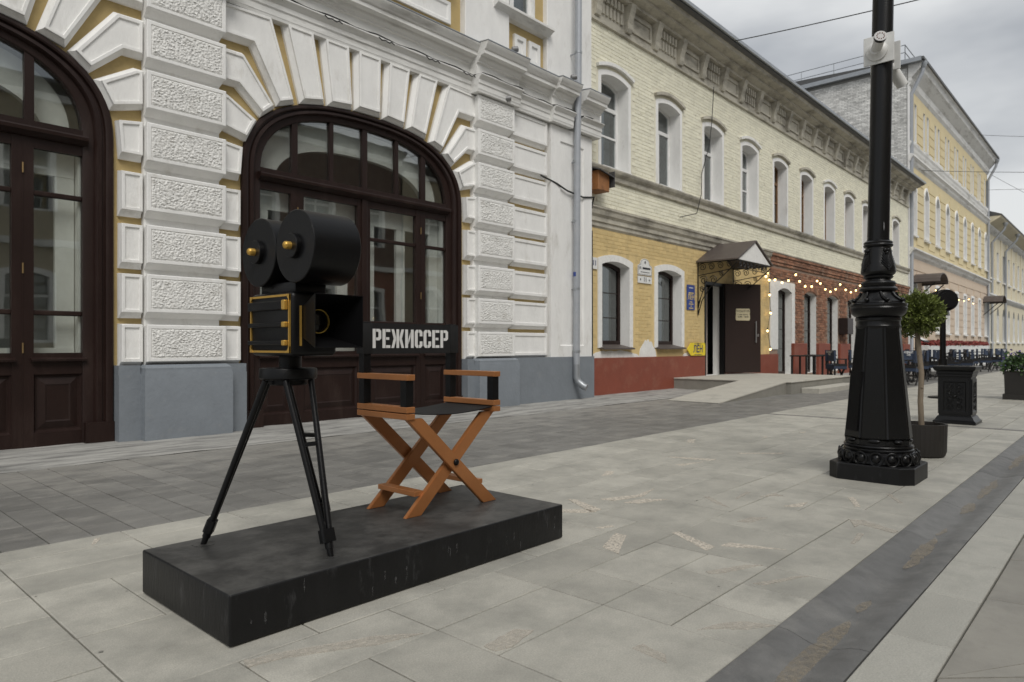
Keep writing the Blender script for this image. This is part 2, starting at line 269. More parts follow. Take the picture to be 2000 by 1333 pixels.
# joints read off the photograph near the plinth
for j in range(len(YJ)-1):
    for i in range(NX):
        if (i,j) in used: continue
        w=2 if (i+1,j) not in used and rnd.random()<.62 else 1
        h=1
        if j<len(YJ)-2 and rnd.random()<.14 and all((i+a,j+1) not in used for a in range(w)): h=2
        for a in range(w):
            for c in range(h): used.add((i+a,j+c))
        xa=X0+i*PX; xb=xa+w*PX; ya=YJ[j]; yb=YJ[j+h]
        put_tile(pav,'paving_tile',xb-xa,yb-ya,(xa+xb)/2,(ya+yb)/2,TILE,None if -1.8<xa<9.7 else farm)
farm.build('distant_paving_tiles',TILEF,pav,kind='stuff')
band=MB(); band.rbox(9.98,10.08,.955,4.065,-.03,.004,.002,1); band.build('dark_cross_band',DTILEF,pav)
VE=[[(3.3,1.85),(3.34,1.83),(3.21,1.56),(3.12,1.56)],[(3.24,1.55),(3.33,1.54),(3.4,1.28),(3.27,1.48)],[(2.83,1.97),(3.09,2.07),(3.09,2.0),(2.79,1.85)],[(3.71,2.6),(3.97,2.49),(4.23,2.51),(3.98,2.44),(3.72,2.51)],[(3.73,2.43),(3.89,2.4),(4.0,2.27),(3.77,2.35)],[(3.56,2.75),(3.59,2.71),(3.48,2.43),(3.38,2.44)],[(3.25,2.59),(3.3,2.63),(3.42,2.49),(3.41,2.42),(3.34,2.46)],[(5.55,3.15),(5.7,2.76),(5.6,2.76),(5.53,3.09)],[(5.21,2.89),(5.49,2.78),(5.19,2.81)],[(4.37,3.05),(4.58,3.15),(4.59,3.08),(4.48,3.03)],[(6.5,3.47),(6.73,3.57),(6.75,3.5),(6.52,3.4)],[(6.17,2.78),(6.46,2.45),(6.39,2.45),(6.13,2.73)],[(4.32,1.96),(4.57,1.99),(4.57,1.96),(4.32,1.94)],[(4.24,2.15),(4.25,2.1),(4.05,1.87),(4.09,1.98)],[(4.32,1.64),(4.53,1.57),(4.39,1.55),(4.33,1.6)],[(2.83,1.42),(3.04,1.33),(3.09,1.27),(2.87,1.35),(2.81,1.39)],[(3.75,1.69),(3.9,1.68),(3.96,1.6),(3.79,1.62)],[(4.47,1.86),(4.65,1.83),(4.61,1.75),(4.56,1.81)],[(3.11,2.21),(3.21,2.17),(3.19,2.14),(3.11,2.18)],[(8.12,2.91),(8.26,2.88),(8.07,2.84)],[(7.37,3.03),(7.58,3.07),(7.41,2.99)],[(4.23,1.23),(4.28,1.18),(4.15,0.96),(4.09,0.97),(4.17,1.15),(4.08,1.16)],[(5.13,1.26),(5.15,1.24),(4.91,1.11),(4.89,1.13)],[(3.73,1.08),(3.96,1.11),(3.97,1.08),(3.73,1.06)],[(4.85,1.42),(4.88,1.39),(4.62,1.28),(4.59,1.3)],[(2.23,1.15),(2.35,1.11),(2.42,1.05),(2.45,0.96),(2.34,1.03),(2.29,1.1)],[(2.82,1.2),(3.04,1.1),(3.08,1.06),(2.83,1.16)],[(1.63,1.61),(1.8,1.63),(1.84,1.57),(1.69,1.54),(1.63,1.56)],[(1.04,2.1),(1.17,2.06),(1.44,1.94),(1.56,1.84),(1.41,1.88),(1.15,2.02),(1.03,2.05)],[(1.95,1.24),(2.0,1.23),(1.98,1.13),(1.93,1.1)],[(1.13,3.88),(1.18,4.0),(1.21,4.0),(1.16,3.9)]]
for k,P in enumerate(VE):
    pts=[]
    for i in range(len(P)):                        # ragged outline
        a=Vector(P[i]); b=Vector(P[(i+1)%len(P)]); n=max(2,int((b-a).length/.025))
        for q in range(n):
            p=a.lerp(b,q/n); d=noise.noise(Vector((p.x*40,p.y*40,k)))*.007; pts.append((p.x+d,p.y+noise.noise(Vector((p.x*40,p.y*40,k+9)))*.007))
    m=MB(); m.prismz(pts,-.002,.0022); m.build('quartz_vein',QUARTZF if k in(12,13,15,16,17,21,22,23,25,26,27,28,29) else QUARTZ,pav)
rs=random.Random(31); gm_=MB()
for i in range(75):
    X,Y=rs.uniform(.2,12),rs.uniform(1.0,4.05); r_=rs.uniform(.003,.0075); n=9
    if 1.0<X<2.88 and 2.15<Y<3.03: continue
    gm_.add([(X+r_*math.cos(2*math.pi*q/n)*rs.uniform(.7,1.2),Y+r_*math.sin(2*math.pi*q/n)*rs.uniform(.7,1.2),.0026) for q in range(n)],[tuple(range(n))])
gm_.build('trodden_gum_spots',mat('old_gum',(.22,.213,.19),.8,.2,40),pav,kind='stuff')
dp=structure('dark_pavement',JOINT,-3.4,60,4.065,6.6,-.03)
fd=MB(); x=-3.2; ic=0
while x<45:
    y=4.065; first=True
    while y<6.59:
        h=random.choice((.3,.4,.5,.6)) if not first else random.choice((.2,.35,.5)); first=False
        h=min(h,6.6-y)
        if 6.6-(y+h)<.12: h=6.6-y
        put_tile(dp,'dark_paving_tile',.2,h,x+.1,y+h/2,DTILE,None if .2<x<9.0 else fd); y+=h
    x+=.2
fd.build('distant_dark_tiles',DTILEF,dp,kind='stuff')
ap=MB(); nx=220; ny=8
for i in range(nx+1):
    for j in range(ny+1):
        X=-3.4+i*.24; Y=6.58+j*.20; ap.v.append((X,Y,.003+.008*noise.noise(Vector((X*2.5,Y*4,0)))+(.012 if j>1 else 0)*j/ny+.004*noise.noise(Vector((X*9,Y*9,3)))))
for i in range(nx):
    for j in range(ny): a=i*(ny+1)+j; ap.f.append((a,a+ny+1,a+ny+2,a+1))
ap.build('weathered_asphalt_strip',APRON,smooth=60,kind='structure')
# gutter of hollowed granite stones
gu=structure('gutter_bed',JOINT,-3.4,70,.65,.955,-.042)
def guttermesh(l):
    m=MB(); ls=[]; n=10
    for e in(-l/2+.002,l/2-.002):
        ring=[]
        for k in range(n+1):
            t=k/n; y=-.1505+t*.301; d=-.030*(math.sin(math.pi*min(max((t-.12)/.76,0),1)))**1.3; ring.append((e,y,d))
        ring+=[(e,.1505,-.04),(e,-.1505,-.04)]; ls.append(ring)
    m.loops(ls); return m
gl=[.62,.95,.8,1.05]; gm=[guttermesh(l).mesh('gutter_stone',GUT,30) for l in gl]
x=-2.2; k=0; gf=MB()
while x<60:
    q=random.randrange(4)
    if x<16: o=link('gutter_stone',gm[q],gu,loc=(x+gl[q]/2,.8025,random.uniform(-.003,.001)))
    else: b=guttermesh(gl[q]); gf.add([(a+x+gl[q]/2,c+.8025,d) for a,c,d in b.v],b.f)
    x+=gl[q]
gf.build('distant_gutter_stones',GUT,gu,kind='stuff')
sa=MB()
for (x0,x1,w) in ((1.95,2.75,.045),(2.85,3.02,.02),(3.55,4.25,.032),(4.3,4.5,.014),(4.95,5.35,.035),(5.5,6.4,.03),(7,8.2,.03)):
    n=max(8,int((x1-x0)/.03)); top=[];bot=[]
    for i in range(n+1):
        t=i/n; X=x0+(x1-x0)*t; ww=w*math.sin(math.pi*t)**.6*(1+.7*noise.noise(Vector((X*14,1,1)))); c=.80+.02*noise.noise(Vector((X*5,0,0))); 
        top.append((X,c+ww,-.0262)); bot.append((X,c-ww,-.0262))
    v=[]; 
    for a,b in zip(top,bot): v+=[a,((a[0]),(a[1]+b[1])/2,-.0235),b]
    sa.add(v,[(i*3+q,(i+1)*3+q,(i+1)*3+q+1,i*3+q+1) for i in range(n) for q in(0,1)])
sa.build('sand_deposit',SAND,gu,smooth=60,kind='stuff')
st=structure('kerb_strip',JOINT,-3.4,70,.452,.65,-.03)
x=-2.0; stf=MB(); sl=[.42,.55,.6]
while x<60:
    l=random.choice(sl); put_tile(st,'kerb_slab',l,.198,x+l/2,.551,STRIP,None if x<15 else stf); x+=l
stf.build('distant_kerb_slabs',STRIP,st,kind='stuff')
# street of irregular flagstones
rd=structure('road',JOINT,-6,70,-7,.452,-.03)
rf=MB(); rr=random.Random(11)
gx=[-3+.62*i for i in range(90)]; gy=[.452-.56*j for j in range(14)]
P={}
for i in range(len(gx)):
    for j in range(len(gy)): P[i,j]=(gx[i]+rr.uniform(-.2,.2)+(.31 if j%2 else 0),gy[j]+(rr.uniform(-.14,.14) if j>0 else 0))
for i in range(len(gx)-1):
    for j in range(len(gy)-1):
        q=[P[i,j],P[i,j+1],P[i+1,j+1],P[i+1,j]]; cx=sum(p[0] for p in q)/4; cy=sum(p[1] for p in q)/4
        quads=[q] if rr.random()<.65 else ([q[:3],[q[0],q[2],q[3]]])
        for qq in quads:
            a=offset_poly(qq,-.004); b=offset_poly(qq,-.008)
            dz=rr.uniform(-.002,.002)
            if 1.0<cx<9 and cy>-1.2:
                mx_=sum(p[0] for p in qq)/len(qq); my_=sum(p[1] for p in qq)/len(qq)
                m=MB(); m.loops([[(u,v,-.035) for u,v in a],[(u,v,-.004) for u,v in a],[(u,v,0) for u,v in b]],cap0=False)
                o=m.build('flagstone',SLAB,rd); o.location.z+=dz
            else: rf.loops([[(u,v,-.03) for u,v in a],[(u,v,-.004+dz) for u,v in a],[(u,v,dz) for u,v in b]],cap0=False)
rf.build('distant_flagstones',SLAB,rd,kind='stuff')
# ------------------------------------------------------------------ wall helpers
class RV(list):
    def build(s,name,m,parent):
        for r in s: r.build(name,m,parent)
def wall_holes(x0,x1,z0,z1,Y,holes,depth,dy=1):
    """flat wall facing -Y (dy=1) with openings (xa,xb,za,zb,rise); returns wall builder, reveal builder"""
    w=MB(); R_=[]; xs=x0
    def q(xa,xb,za,zb):
        if xb-xa>1e-5 and zb-za>1e-5: w.add([(xa,Y,za),(xb,Y,za),(xb,Y,zb),(xa,Y,zb)],[(0,1,2,3)])
    for (xa,xb,za,zb,rise) in sorted(holes):
        q(xs,xa,z0,z1); q(xa,xb,z0,za); r=MB(); R_.append(r); N=10 if rise else 1
        top=[(xa+(xb-xa)*i/N, zb-rise+(rise*(1-((2*i/N-1)**2)) if rise else 0)) for i in range(N+1)]
        for i in range(N):
            (a,b),(c,d)=top[i],top[i+1]; w.add([(a,Y,b),(c,Y,d),(c,Y,z1),(a,Y,z1)],[(0,1,2,3)])
            r.add([(a,Y,b),(c,Y,d),(c,Y+depth*dy,d),(a,Y+depth*dy,b)],[(0,1,2,3)])
        zz=zb-rise if rise else zb
        for X in(xa,xb): r.add([(X,Y,za),(X,Y+depth*dy,za),(X,Y+depth*dy,zz),(X,Y,zz)],[(0,1,2,3)])
        r.add([(xa,Y,za),(xb,Y,za),(xb,Y+depth*dy,za),(xa,Y+depth*dy,za)],[(0,1,2,3)]); xs=xb
    q(xs,x1,z0,z1); return w,RV(R_)
def arc_top(xa,xb,zb,rise,N=10): return [(xa+(xb-xa)*i/N, zb-rise+rise*(1-((2*i/N-1)**2))) for i in range(N+1)]
def ring_band(xa,xb,za,zb,rise,w,N=10,bottom=False):
    """polygon outlining an opening: surround of width w (open at the sill)"""
    inn=[(xa,za)]+arc_top(xa,xb,zb,rise,N)+[(xb,za)]
    out=[(xa-w,za)]+arc_top(xa-w,xb+w,zb+w,rise+.02,N)+[(xb+w,za)]
    return inn,out
def surround(xa,xb,za,zb,rise,w,Y,t):
    inn,out=ring_band(xa,xb,za,zb,rise,w); m=MB(); n=len(inn)
    ls=[[(a,Y,b) for a,b in inn],[(a,Y-t,b) for a,b in inn],[(a,Y-t,b) for a,b in out],[(a,Y,b) for a,b in out]]
    m.loops(ls,close=False,cap0=False,cap1=False); return m
def bricks(x0,x1,z0,z1,Y,skip,proud=.007,L=.262,H=.077,jit=.004,dy=1):
    m=MB(); r=0; z=z0
    while z+H<=z1+.001:
        x=x0-(L/2 if r%2 else 0)
        while x<x1:
            a=max(x,x0)+.004; b=min(x+L,x1)-.004
            if b-a>.03 and not skip(a,b,z,z+H):
                p=proud+random.uniform(0,jit); y=Y-p*dy; c=.004
                lo=[(a,Y,z+c),(b,Y,z+c),(b,Y,z+H-c),(a,Y,z+H-c)]; hi=[(a+.002,y,z+c+.002),(b-.002,y,z+c+.002),(b-.002,y,z+H-c-.002),(a+.002,y,z+H-c-.002)]
                m.loops([lo,hi],cap0=False)
            x+=L
        z+=H; r+=1
    return m
# ------------------------------------------------------------------ building with the arches
YW=7.92
b1=thing('arcaded_building','white and ochre building with rusticated piers, arched brown shopfronts and blue grey plinth','building',(5,YW,0))
AC=[.71,5.68]; PC=[-1.8,3.19,8.10]; BX0,BX1=-2.3,10.85
def sup(a,b,n=2.5,N=40,z0=3.1):
    r=[]
    for i in range(N+1):
        t=math.pi*(1-i/N); c,s=math.cos(t),math.sin(t)
        r.append((a*math.copysign(abs(c)**(2/n),c),z0+b*abs(s)**(2/n)))
    return r
OUT=sup(1.795,1.08); INN=sup(1.527,.90)
w=MB()
for ci,c in enumerate(AC):
    xl=-2.3 if ci==0 else (AC[0]+AC[1])/2; xr=(AC[0]+AC[1])/2 if ci==0 else BX1
    rv=MB(); op=[(c-1.795,.0)]+[(c+x,z) for x,z in OUT]+[(c+1.795,.0)]
    w.add([(xl,YW,0),(c-1.795,YW,0),(c-1.795,YW,5.0),(xl,YW,5.0)],[(0,1,2,3)]); w.add([(c+1.795,YW,0),(xr,YW,0),(xr,YW,5.0),(c+1.795,YW,5.0)],[(0,1,2,3)])
    for (a,b),(d,e) in zip(op,op[1:]):
        if d-a>1e-6: w.add([(a,YW,b),(d,YW,e),(d,YW,5.0),(a,YW,5.0)],[(0,1,2,3)])
        rv.add([(a,YW,b),(d,YW,e),(d,YW+.2,e),(a,YW+.2,b)],[(0,1,2,3)])
    rv.build('arch_reveal',OCHRE,b1)
w.build('ochre_wall',OCHRE,b1)
RT=[1.22,1.75,2.27,2.82,3.35,3.90,4.43,4.965]
def block(poly,name='rusticated_block',yf=7.80,yw=YW+.01,rim=.026,rec=.017,spread=.012,bot=.0):
    m=MB(); zc=sum(p[1] for p in poly)/len(poly); dn=lambda l,k:[(a,b-(k if b<zc else 0)) for a,b in l]
    P0=dn(offset_poly(poly,spread),bot); P1=dn(offset_poly(poly,spread*.6),bot*.5); P2=offset_poly(poly,.004)
    J=lambda l,y,k:[(a+.006*noise.noise(Vector((a*9,b*9,k))),y,b+.006*noise.noise(Vector((a*9,b*9,k+5)))) for a,b in l]
    d=yw-yf
    ls=[J(P0,yw,1),J(P0,yf+d*.62,1),J(P1,yf+d*.45,1),J(P2,yf+d*.22,1),J(P2,yf+.004,2),J(poly,yf,2)]
    if rim:
        Q=offset_poly(poly,-rim); Q2=offset_poly(poly,-rim-.006); ls+=[J(Q,yf,3),J(Q2,yf+rec,3)]
    m.loops(ls,cap0=False); return m.build(name,WHITE,b1,smooth=28)
def rough_block(x0,x1,z0,z1,yf,seed):
    m=MB(); yw=7.86; rim=.036
    P=[(x0,z0),(x1,z0),(x1,z1),(x0,z1)]; q=lambda o,y,k=0:[(a,y,b-(k if b<(z0+z1)/2 else 0)) for a,b in offset_poly(P,o)]
    m.loops([q(-.012,yw,.075),q(-.010,yf+.10,.05),q(-.004,yf+.06,.016),q(.004,yf+.03),q(.004,yf+.006),q(-.004,yf),q(-rim,yf),q(-rim-.005,yf+.014)],cap0=False,cap1=False)
    o=m.build('rusticated_block',WHITE,b1,smooth=28)
    g=MB(); nx,nz=92,40; a0,a1,c0,c1=x0+rim+.002,x1-rim-.002,z0+rim+.002,z1-rim-.002
    for i in range(nx+1):
        for j in range(nz+1):
            X=a0+(a1-a0)*i/nx; Z=c0+(c1-c0)*j/nz; ed=min(i,nx-i,j,nz-j); e=min(1,ed/2)
            h=.55*noise.noise(Vector((X*48,Z*70,seed)))+.5*noise.noise(Vector((X*105,Z*130,seed+3)))+.3*abs(noise.noise(Vector((X*22,Z*32,seed+7))))
            g.v.append((X,yf+.012-e*(.010+.022*h),Z))
    for i in range(nx):
        for j in range(nz): k=i*(nz+1)+j; g.f.append((k,k+nz+1,k+nz+2,k+1))
    s=sub('vermiculated_panel',g,WHITER,o,smooth=70); return o
for pi,pc in enumerate(PC):
    bk=MB(); bk.box(pc-.405,pc+.405,7.845,YW+.02,.80,4.97); bk.build('pier_core',WHITE,b1)
    pl=MB(); y=7.63
    pl.loops([[(pc-.47,YW,-.03),(pc+.47,YW,-.03),(pc+.47,y,-.03),(pc-.47,y,-.03)],[(pc-.47,YW,.70),(pc+.47,YW,.70),(pc+.47,y,.70),(pc-.47,y,.70)],[(pc-.46,YW,.73),(pc+.46,YW,.73),(pc+.46,y+.012,.73),(pc-.46,y+.012,.73)],[(pc-.46,YW,.765),(pc+.46,YW,.765),(pc+.46,y+.012,.765),(pc-.46,y+.012,.765)],[(pc-.43,YW,.80),(pc+.43,YW,.80),(pc+.43,7.70,.80),(pc-.43,7.70,.80)]])
    pl.build('pier_plinth',PLGREY,b1,smooth=25)
    for s_ in (-1,1):
        a=pc+s_*.47; e=pc+s_*(.665)
        if pi==2 and s_==1: continue
        x0,x1=min(a,e),max(a,e)+0
        if s_==-1 and pi>0: x0=AC[pi-1]+1.80
        if s_==1 and pi<2: x1=AC[pi]-1.80
        m=MB(); m.box(x0,x1-.0,7.745,YW+.01,-.03,.70); m.box(x0,x1,7.757,YW+.01,.70,.795); m.build('side_plinth',PLGREY,b1)
    for k,t in enumerate(RT): rough_block(pc-.42,pc+.42,t-.395 if k else .835,t,7.70,pi*10+k)
def rel(c,P,s): return [(c+s*x,z) for x,z in P]
HB=[[(-2.045,4.965),(-1.463,4.985),(-1.165,4.075),(-1.335,4.015),(-1.67,4.635),(-2.045,4.635)],
    [(-2.045,4.43),(-1.81,4.43),(-1.435,3.94),(-1.565,3.83),(-1.86,4.10),(-2.045,4.10)],
    [(-2.045,3.90),(-1.99,3.90),(-1.665,3.70),(-1.77,3.49),(-2.045,3.565)],
    [(-2.045,3.365),(-1.825,3.335),(-1.85,3.02),(-2.045,3.02)]]
for r in range(4): HB.append([(-2.045,RT[r]),(-1.85,RT[r]),(-1.85,(RT[r]-.395) if r else .835),(-2.045,(RT[r]-.395) if r else .835)])
VS=[[(-1.227,4.99),(-.884,4.99),(-.735,4.19),(-1.0,4.135)],[(-.69,4.99),(-.35,4.99),(-.303,4.238),(-.59,4.208)]]
for c in AC:
    for s_ in(-1,1):
        for ih,Pp in enumerate(HB): block(rel(c,Pp,-s_),spread=.045 if ih<3 else .012,bot=0 if ih<3 else .05)
        for Pp in VS: block(rel(c,Pp,-s_),'voussoir',spread=.052)
    block([(c-.172,4.99),(c+.172,4.99),(c+.165,4.25),(c-.165,4.25)],'keystone',spread=.052)
# plain panel bay and corner pilaster
for k,t in enumerate(RT):
    block([(8.60,t),(9.50,t),(9.50,t-.40 if k else .84),(8.60,t-.40 if k else .84)],'panel_block',yf=7.80,rim=.045,rec=.016,spread=.006,bot=.055)
pl=MB(); pl.box(8.565,BX1,7.745,YW+.02,-.03,.80); pl.build('corner_plinth',PLGREY,b1)
m=MB(); fr=[(9.56,.80),(10.80,.80),(10.80,4.97),(9.56,4.97)]; pn=[(9.83,1.0),(10.55,1.0),(10.55,4.72),(9.83,4.72)]; p2=offset_poly(pn,-.02)
m.loops([[(a,YW+.02,b) for a,b in fr],[(a,7.765,b) for a,b in fr],[(a,7.765,b) for a,b in pn],[(a,7.79,b) for a,b in p2]],cap0=False); m.build('corner_pilaster',WHITE,b1)
# entablature
EN=[(YW,4.985),(7.81,4.988),(7.805,5.02),(7.80,5.03),(7.80,5.10),(7.785,5.12),(7.785,5.175),(7.75,5.215),(7.725,5.235),(7.725,5.25),(7.835,5.255),(7.835,5.43),(7.80,5.445),(7.80,5.465),(7.755,5.50),(7.74,5.53),(7.66,5.545),(7.66,5.60),(7.64,5.61),(7.60,5.67),(7.585,5.70),(7.585,5.715),(YW,5.76)]
def entab(x0,x1,s,name='entablature'):
    m=MB(); m.prismx([(y-(s if y<YW else 0),z) for y,z in EN],x0,x1); m.build(name,STONEW,b1)
edges=[(BX0,PC[0]-.5,0),(PC[0]-.5,PC[0]+.5,.165),(PC[0]+.5,PC[1]-.5,0),(PC[1]-.5,PC[1]+.5,.165),(PC[1]+.5,PC[2]-.5,0),(PC[2]-.5,PC[2]+.5,.165),(PC[2]+.5,9.5,.06),(9.5,10.09,.14),(10.31,10.97,.14)]
for a,b,s in edges: entab(a,b,s)
fl=MB()
for a,b,s in edges: fl.prismx([(7.577-s,5.718),(7.577-s,5.732),(YW,5.782),(YW,5.766)],a-.004,b+.004)
fl.build('cornice_flashing',ZINC,b1)
# upper storey
UW=[(8.32,9.30,6.72,9.0,0),(4.6,5.5,6.72,9.0,0),(6.1,7.0,6.72,9.0,0),(-.4,.5,6.72,9,0),(1.0,1.9,6.72,9,0)]
w,r=wall_holes(BX0,BX1,5.72,10.2,YW,UW,.22); w.build('upper_wall',OCHRE,b1); r.build('upper_reveal',WHITE,b1)
for pc in PC:
    m=MB(); m.rbox(pc-.62,pc+.40 if pc<8 else pc+.40,7.80,YW+.02,5.70,10.2,.01,1); m.build('upper_lesene',WHITE,b1)
m=MB(); m.rbox(9.52,10.87,7.82,YW+.02,5.70,10.2,.01,1); m.build('upper_corner_lesene',WHITE,b1)
for xa,xb in((3.85,7.25),(-1.1,2.35)):
    m=MB(); fr=[(xa,5.98),(xb,5.98),(xb,6.32),(xa,6.32)]; p2=offset_poly(fr,-.05); m.loops([[(a,YW+.01,b) for a,b in fr],[(a,7.885,b) for a,b in fr],[(a,7.885,b) for a,b in p2],[(a,7.905,b) for a,b in offset_poly(fr,-.07)]],cap0=False); m.build('apron_panel',WHITE,b1)
for cx in (8.86,9.24):
    m=MB(); a,bz=(.12,.14); 
    fr=[(cx-.15,5.93),(cx+.15,5.93),(cx+.15,6.33),(cx-.15,6.33)]; i1=offset_poly(fr,-.07)
    m.loops([[(x,YW+.01,z) for x,z in fr],[(x,7.87,z) for x,z in fr],[(x,7.87,z) for x,z in i1],[(x,7.90,z) for x,z in i1]],cap0=False); m.build('apron_square',WHITE,b1)
for xa,xb in((8.12,9.58),(4.4,7.2),(-.6,2.1)):
    m=MB(); m.prismx([(YW,6.50),(7.83,6.52),(7.74,6.58),(7.69,6.60),(7.69,6.64),(YW,6.69)],xa,xb); m.build('window_sill',STONEW,b1)
for (xa,xb,za,zb,_) in UW:
    m=MB(); 
    for q in((xa,xa+.07,za,zb),(xb-.07,xb,za,zb),((xa+xb)/2-.05,(xa+xb)/2+.05,za,zb),(xa,xb,za,za+.07),(xa,xb,zb-.08,zb),(xa,xb,8.1,8.17)): m.box(q[0],q[1],8.03+random.uniform(0,.004),8.09,q[2],q[3])
    f=m.build('upper_window',PVC,b1); g=MB(); g.box(xa+.02,xb-.02,8.058,8.064,za,zb); sub('pane',g,GLASSD,f)
    g=MB(); g.box(xa-.1,xb+.1,8.35,8.37,za-.1,zb+.1); sub('curtain',g,CURT,f)
m=MB(); m.prismx([(YW,10.15),(7.6,10.3),(7.45,10.5),(7.3,10.6),(7.3,10.72),(12.5,12.6),(18,10.7),(18,10.15)],BX0-.05,BX1+.05); m.build('roof',ROOFM,b1)
m=MB(); m.box(BX0,BX1-.01,10.6,10.8,-.03,10.2); m.box(BX0,BX0+.15,YW+.21,10.6,-.03,10.2); m.box(BX1-.15,BX1-.002,YW+.01,10.6,-.03,10.2); m.build('inner_walls',ROOM,b1)
m=MB(); m.box(BX0,BX1-.2,YW+.25,10.6,4.75,4.95); m.box(BX0,BX1-.2,YW+.25,10.6,-.03,.05); m.box(3.05,3.2,8.2,10.6,.05,4.75); m.build('floor_slabs',ROOM,b1)
# arched joinery
def joinery(c):
    m=MB(); pr=[(0,7.935),(0,7.885),(.012,7.868),(.055,7.862),(.075,7.872),(.082,7.905),(.10,7.905),(.108,7.886),(.15,7.882),(.165,7.90),(.172,7.935),(.255,7.94),(.268,7.95),(.268,8.01)]
    path=[((-1.795,0),(-1.527,0))]+list(zip(OUT,INN))+[((1.795,0),(1.527,0))]
    path[0]=((-1.795,-.02),(-1.527,-.02)); path[-1]=((1.795,-.02),(1.527,-.02))
    ls=[]
    for (o,i) in path:
        ls.append([(c+o[0]+(i[0]-o[0])*t/.268,y,o[1]+(i[1]-o[1])*t/.268) for t,y in pr])
    m.loops(ls,close=False,cap0=False,cap1=False); fr=m.build('arched_shopfront',BROWN,b1,smooth=35)
    def S(name,mb,mt=BROWN,sm=None): return sub(name,mb,mt,fr,sm)
    for s_ in(-1,1):
        q=MB(); q.box(c+s_*1.795-.0 if s_<0 else c+1.53,c-1.53 if s_<0 else c+1.795,7.858,7.93,-.02,.22); S('frame_block',q)
    q=MB(); q.prismx([(7.99,3.03),(7.93,3.03),(7.90,3.05),(7.865,3.07),(7.86,3.10),(7.865,3.115),(7.99,3.145)],c-1.56,c+1.56); S('transom',q)
    q=MB(); q.box(c-1.53,c+1.53,7.945,8.02,3.12,3.19); S('fanlight_rail',q)
    for x in(-1.065,-.49,.055,.60,1.06) if False else (-1.055,-.515,0.02,.575,1.075):
        ztop=3.1+.9*(1-(abs(x)/1.527)**2.5)**.4; q=MB(); hw=.04 if abs(x)>.9 or abs(x)<.1 else .028; q.box(c+x-hw,c+x+hw,7.955,8.015,3.15,ztop+.02); S('fanlight_bar',q)
    g=MB(); n=len(INN); g.add([(c+x*1.004,7.995,z) for x,z in INN]+[(c+x*1.004,8.0,z) for x,z in INN],[tuple(range(n)),tuple(range(2*n-1,n-1,-1))]); S('fanlight_pane',g,GLASS)
    cols=[(-1.525,-1.11),(-.93,-.105),(.105,.93),(1.11,1.525)]
    for a,b in((-1.11,-.93),(-.105,.105),(.93,1.11)):
        q=MB(); q.box(c+a,c+b,7.952,8.02,.0,3.04)
        if abs(a)<.2: q.rbox(c-.045,c+.045,7.925,7.96,.0,3.03,.012,2)
        else: q.box(c+(a+b)/2-.004,c+(a+b)/2+.004,7.949,7.96,.0,3.03)
        S('stile',q)
    for a,b in cols:
        e0,e1=c+a,c+b
        q=MB(); q.box(e0,e1,7.957,8.02,2.93,3.04); S('top_rail',q)
        for z in(2.47,1.30): q=MB(); q.rbox(e0-.005,e1+.005,7.962,8.015,z,z+.05,.01,1); S('muntin',q)
        q=MB(); q.box(e0,e1,7.957,8.02,.72,.93); q.prismx([(7.96,.845),(7.90,.85),(7.895,.868),(7.96,.89)],e0-.03,e1+.03); S('sill_rail',q)
        q=MB(); q.box(e0,e1,7.957,8.02,.0,.15); S('bottom_rail',q)
        g=MB(); g.box(e0-.01,e1+.01,7.99,7.996,.92,2.94); S('pane',g,GLASS)
        q=MB(); P0=[(e0,.15),(e1,.15),(e1,.72),(e0,.72)]
        f=lambda o,y:[(x,y,z) for x,z in offset_poly(P0,-o)]
        q.loops([f(0,7.965),f(.02,7.992),f(.035,7.992),f(.10,7.972),f(.115,7.978),f(.116,7.978)],cap0=False); S('raised_panel',q)
    for x in(-1.02,1.02):
        for z in(2.72,1.75,.98): q=MB(); q.tube([(c+x,7.945,z-.05),(c+x,7.945,z+.05)],.009,8); S('hinge',q,BRASS,40)
    # inner white casement standing behind the shopfront
    q=MB()
    for a,b in((-1.5,-1.33),(-.86,-.72),(-.32,-.15),(.15,.30),(.70,.86),(1.33,1.5)): q.box(c+a,c+b,8.13,8.18,.55,3.2)
    q.box(c-1.5,c+1.5,8.122,8.19,.50,.98); q.box(c-1.5,c+1.5,8.124,8.185,2.72,3.0)
    S('inner_casement',q,ROOMW)
    q=MB(); I=[(c+x*.96,z+.0) for x,z in INN]; O=[(c+x*.82,3.0+(z-3.1)*.72) for x,z in INN]
    q.loops([[(a,8.14,b) for a,b in I],[(a,8.14,b) for a,b in O],[(a,8.22,b) for a,b in O]],close=False,cap0=False,cap1=False); S('inner_arch',q,ROOMW)
    for X in(c-1.65,c+1.65):
        q=MB(); q.box(X-.14,X+.14,8.03,8.6,0,3.2); S('inner_jamb',q,ROOMW)
for c in AC: joinery(c)
# small floodlights and the cable on the cornice
def floodlight(x,y,z):
    t=thing('floodlight','small grey facade floodlight sitting on the white cornice' if z>5.5 else 'small grey facade floodlight fixed to the white frieze over a rough pier block','floodlight',(x,y,z))
    m=MB(); m.tube([(x-.03,y-.05,z+.05),(x+.05,y-.1,z+.07)],.045,14); m.build('lamp_body',SPOT,t,smooth=40)
    m=MB(); m.box(x-.015,x+.015,y-.08,y+.04,z,z+.04); m.build('bracket',SPOT,t)
    return t
f1=floodlight(8.28,7.56,5.75); f2=floodlight(9.85,7.56,5.75); f1['label']='small grey floodlight on cornice above the vermiculated pier'; f2['label']='small grey floodlight on cornice beside the tall drainpipe'
floodlight(8.28,7.72,4.99)
m=MB(); pts=[]
for i in range(200):
    X=3.4+i*(10.6-3.4)/199; s=0
    for a,b,sh in edges:
        if a<=X<b: s=sh
    pts.append((X,7.745-s-.012,5.262+.010*math.sin(X*9)+.006*noise.noise(Vector((X*6,0,0)))))
m.tube(pts,.010,6)
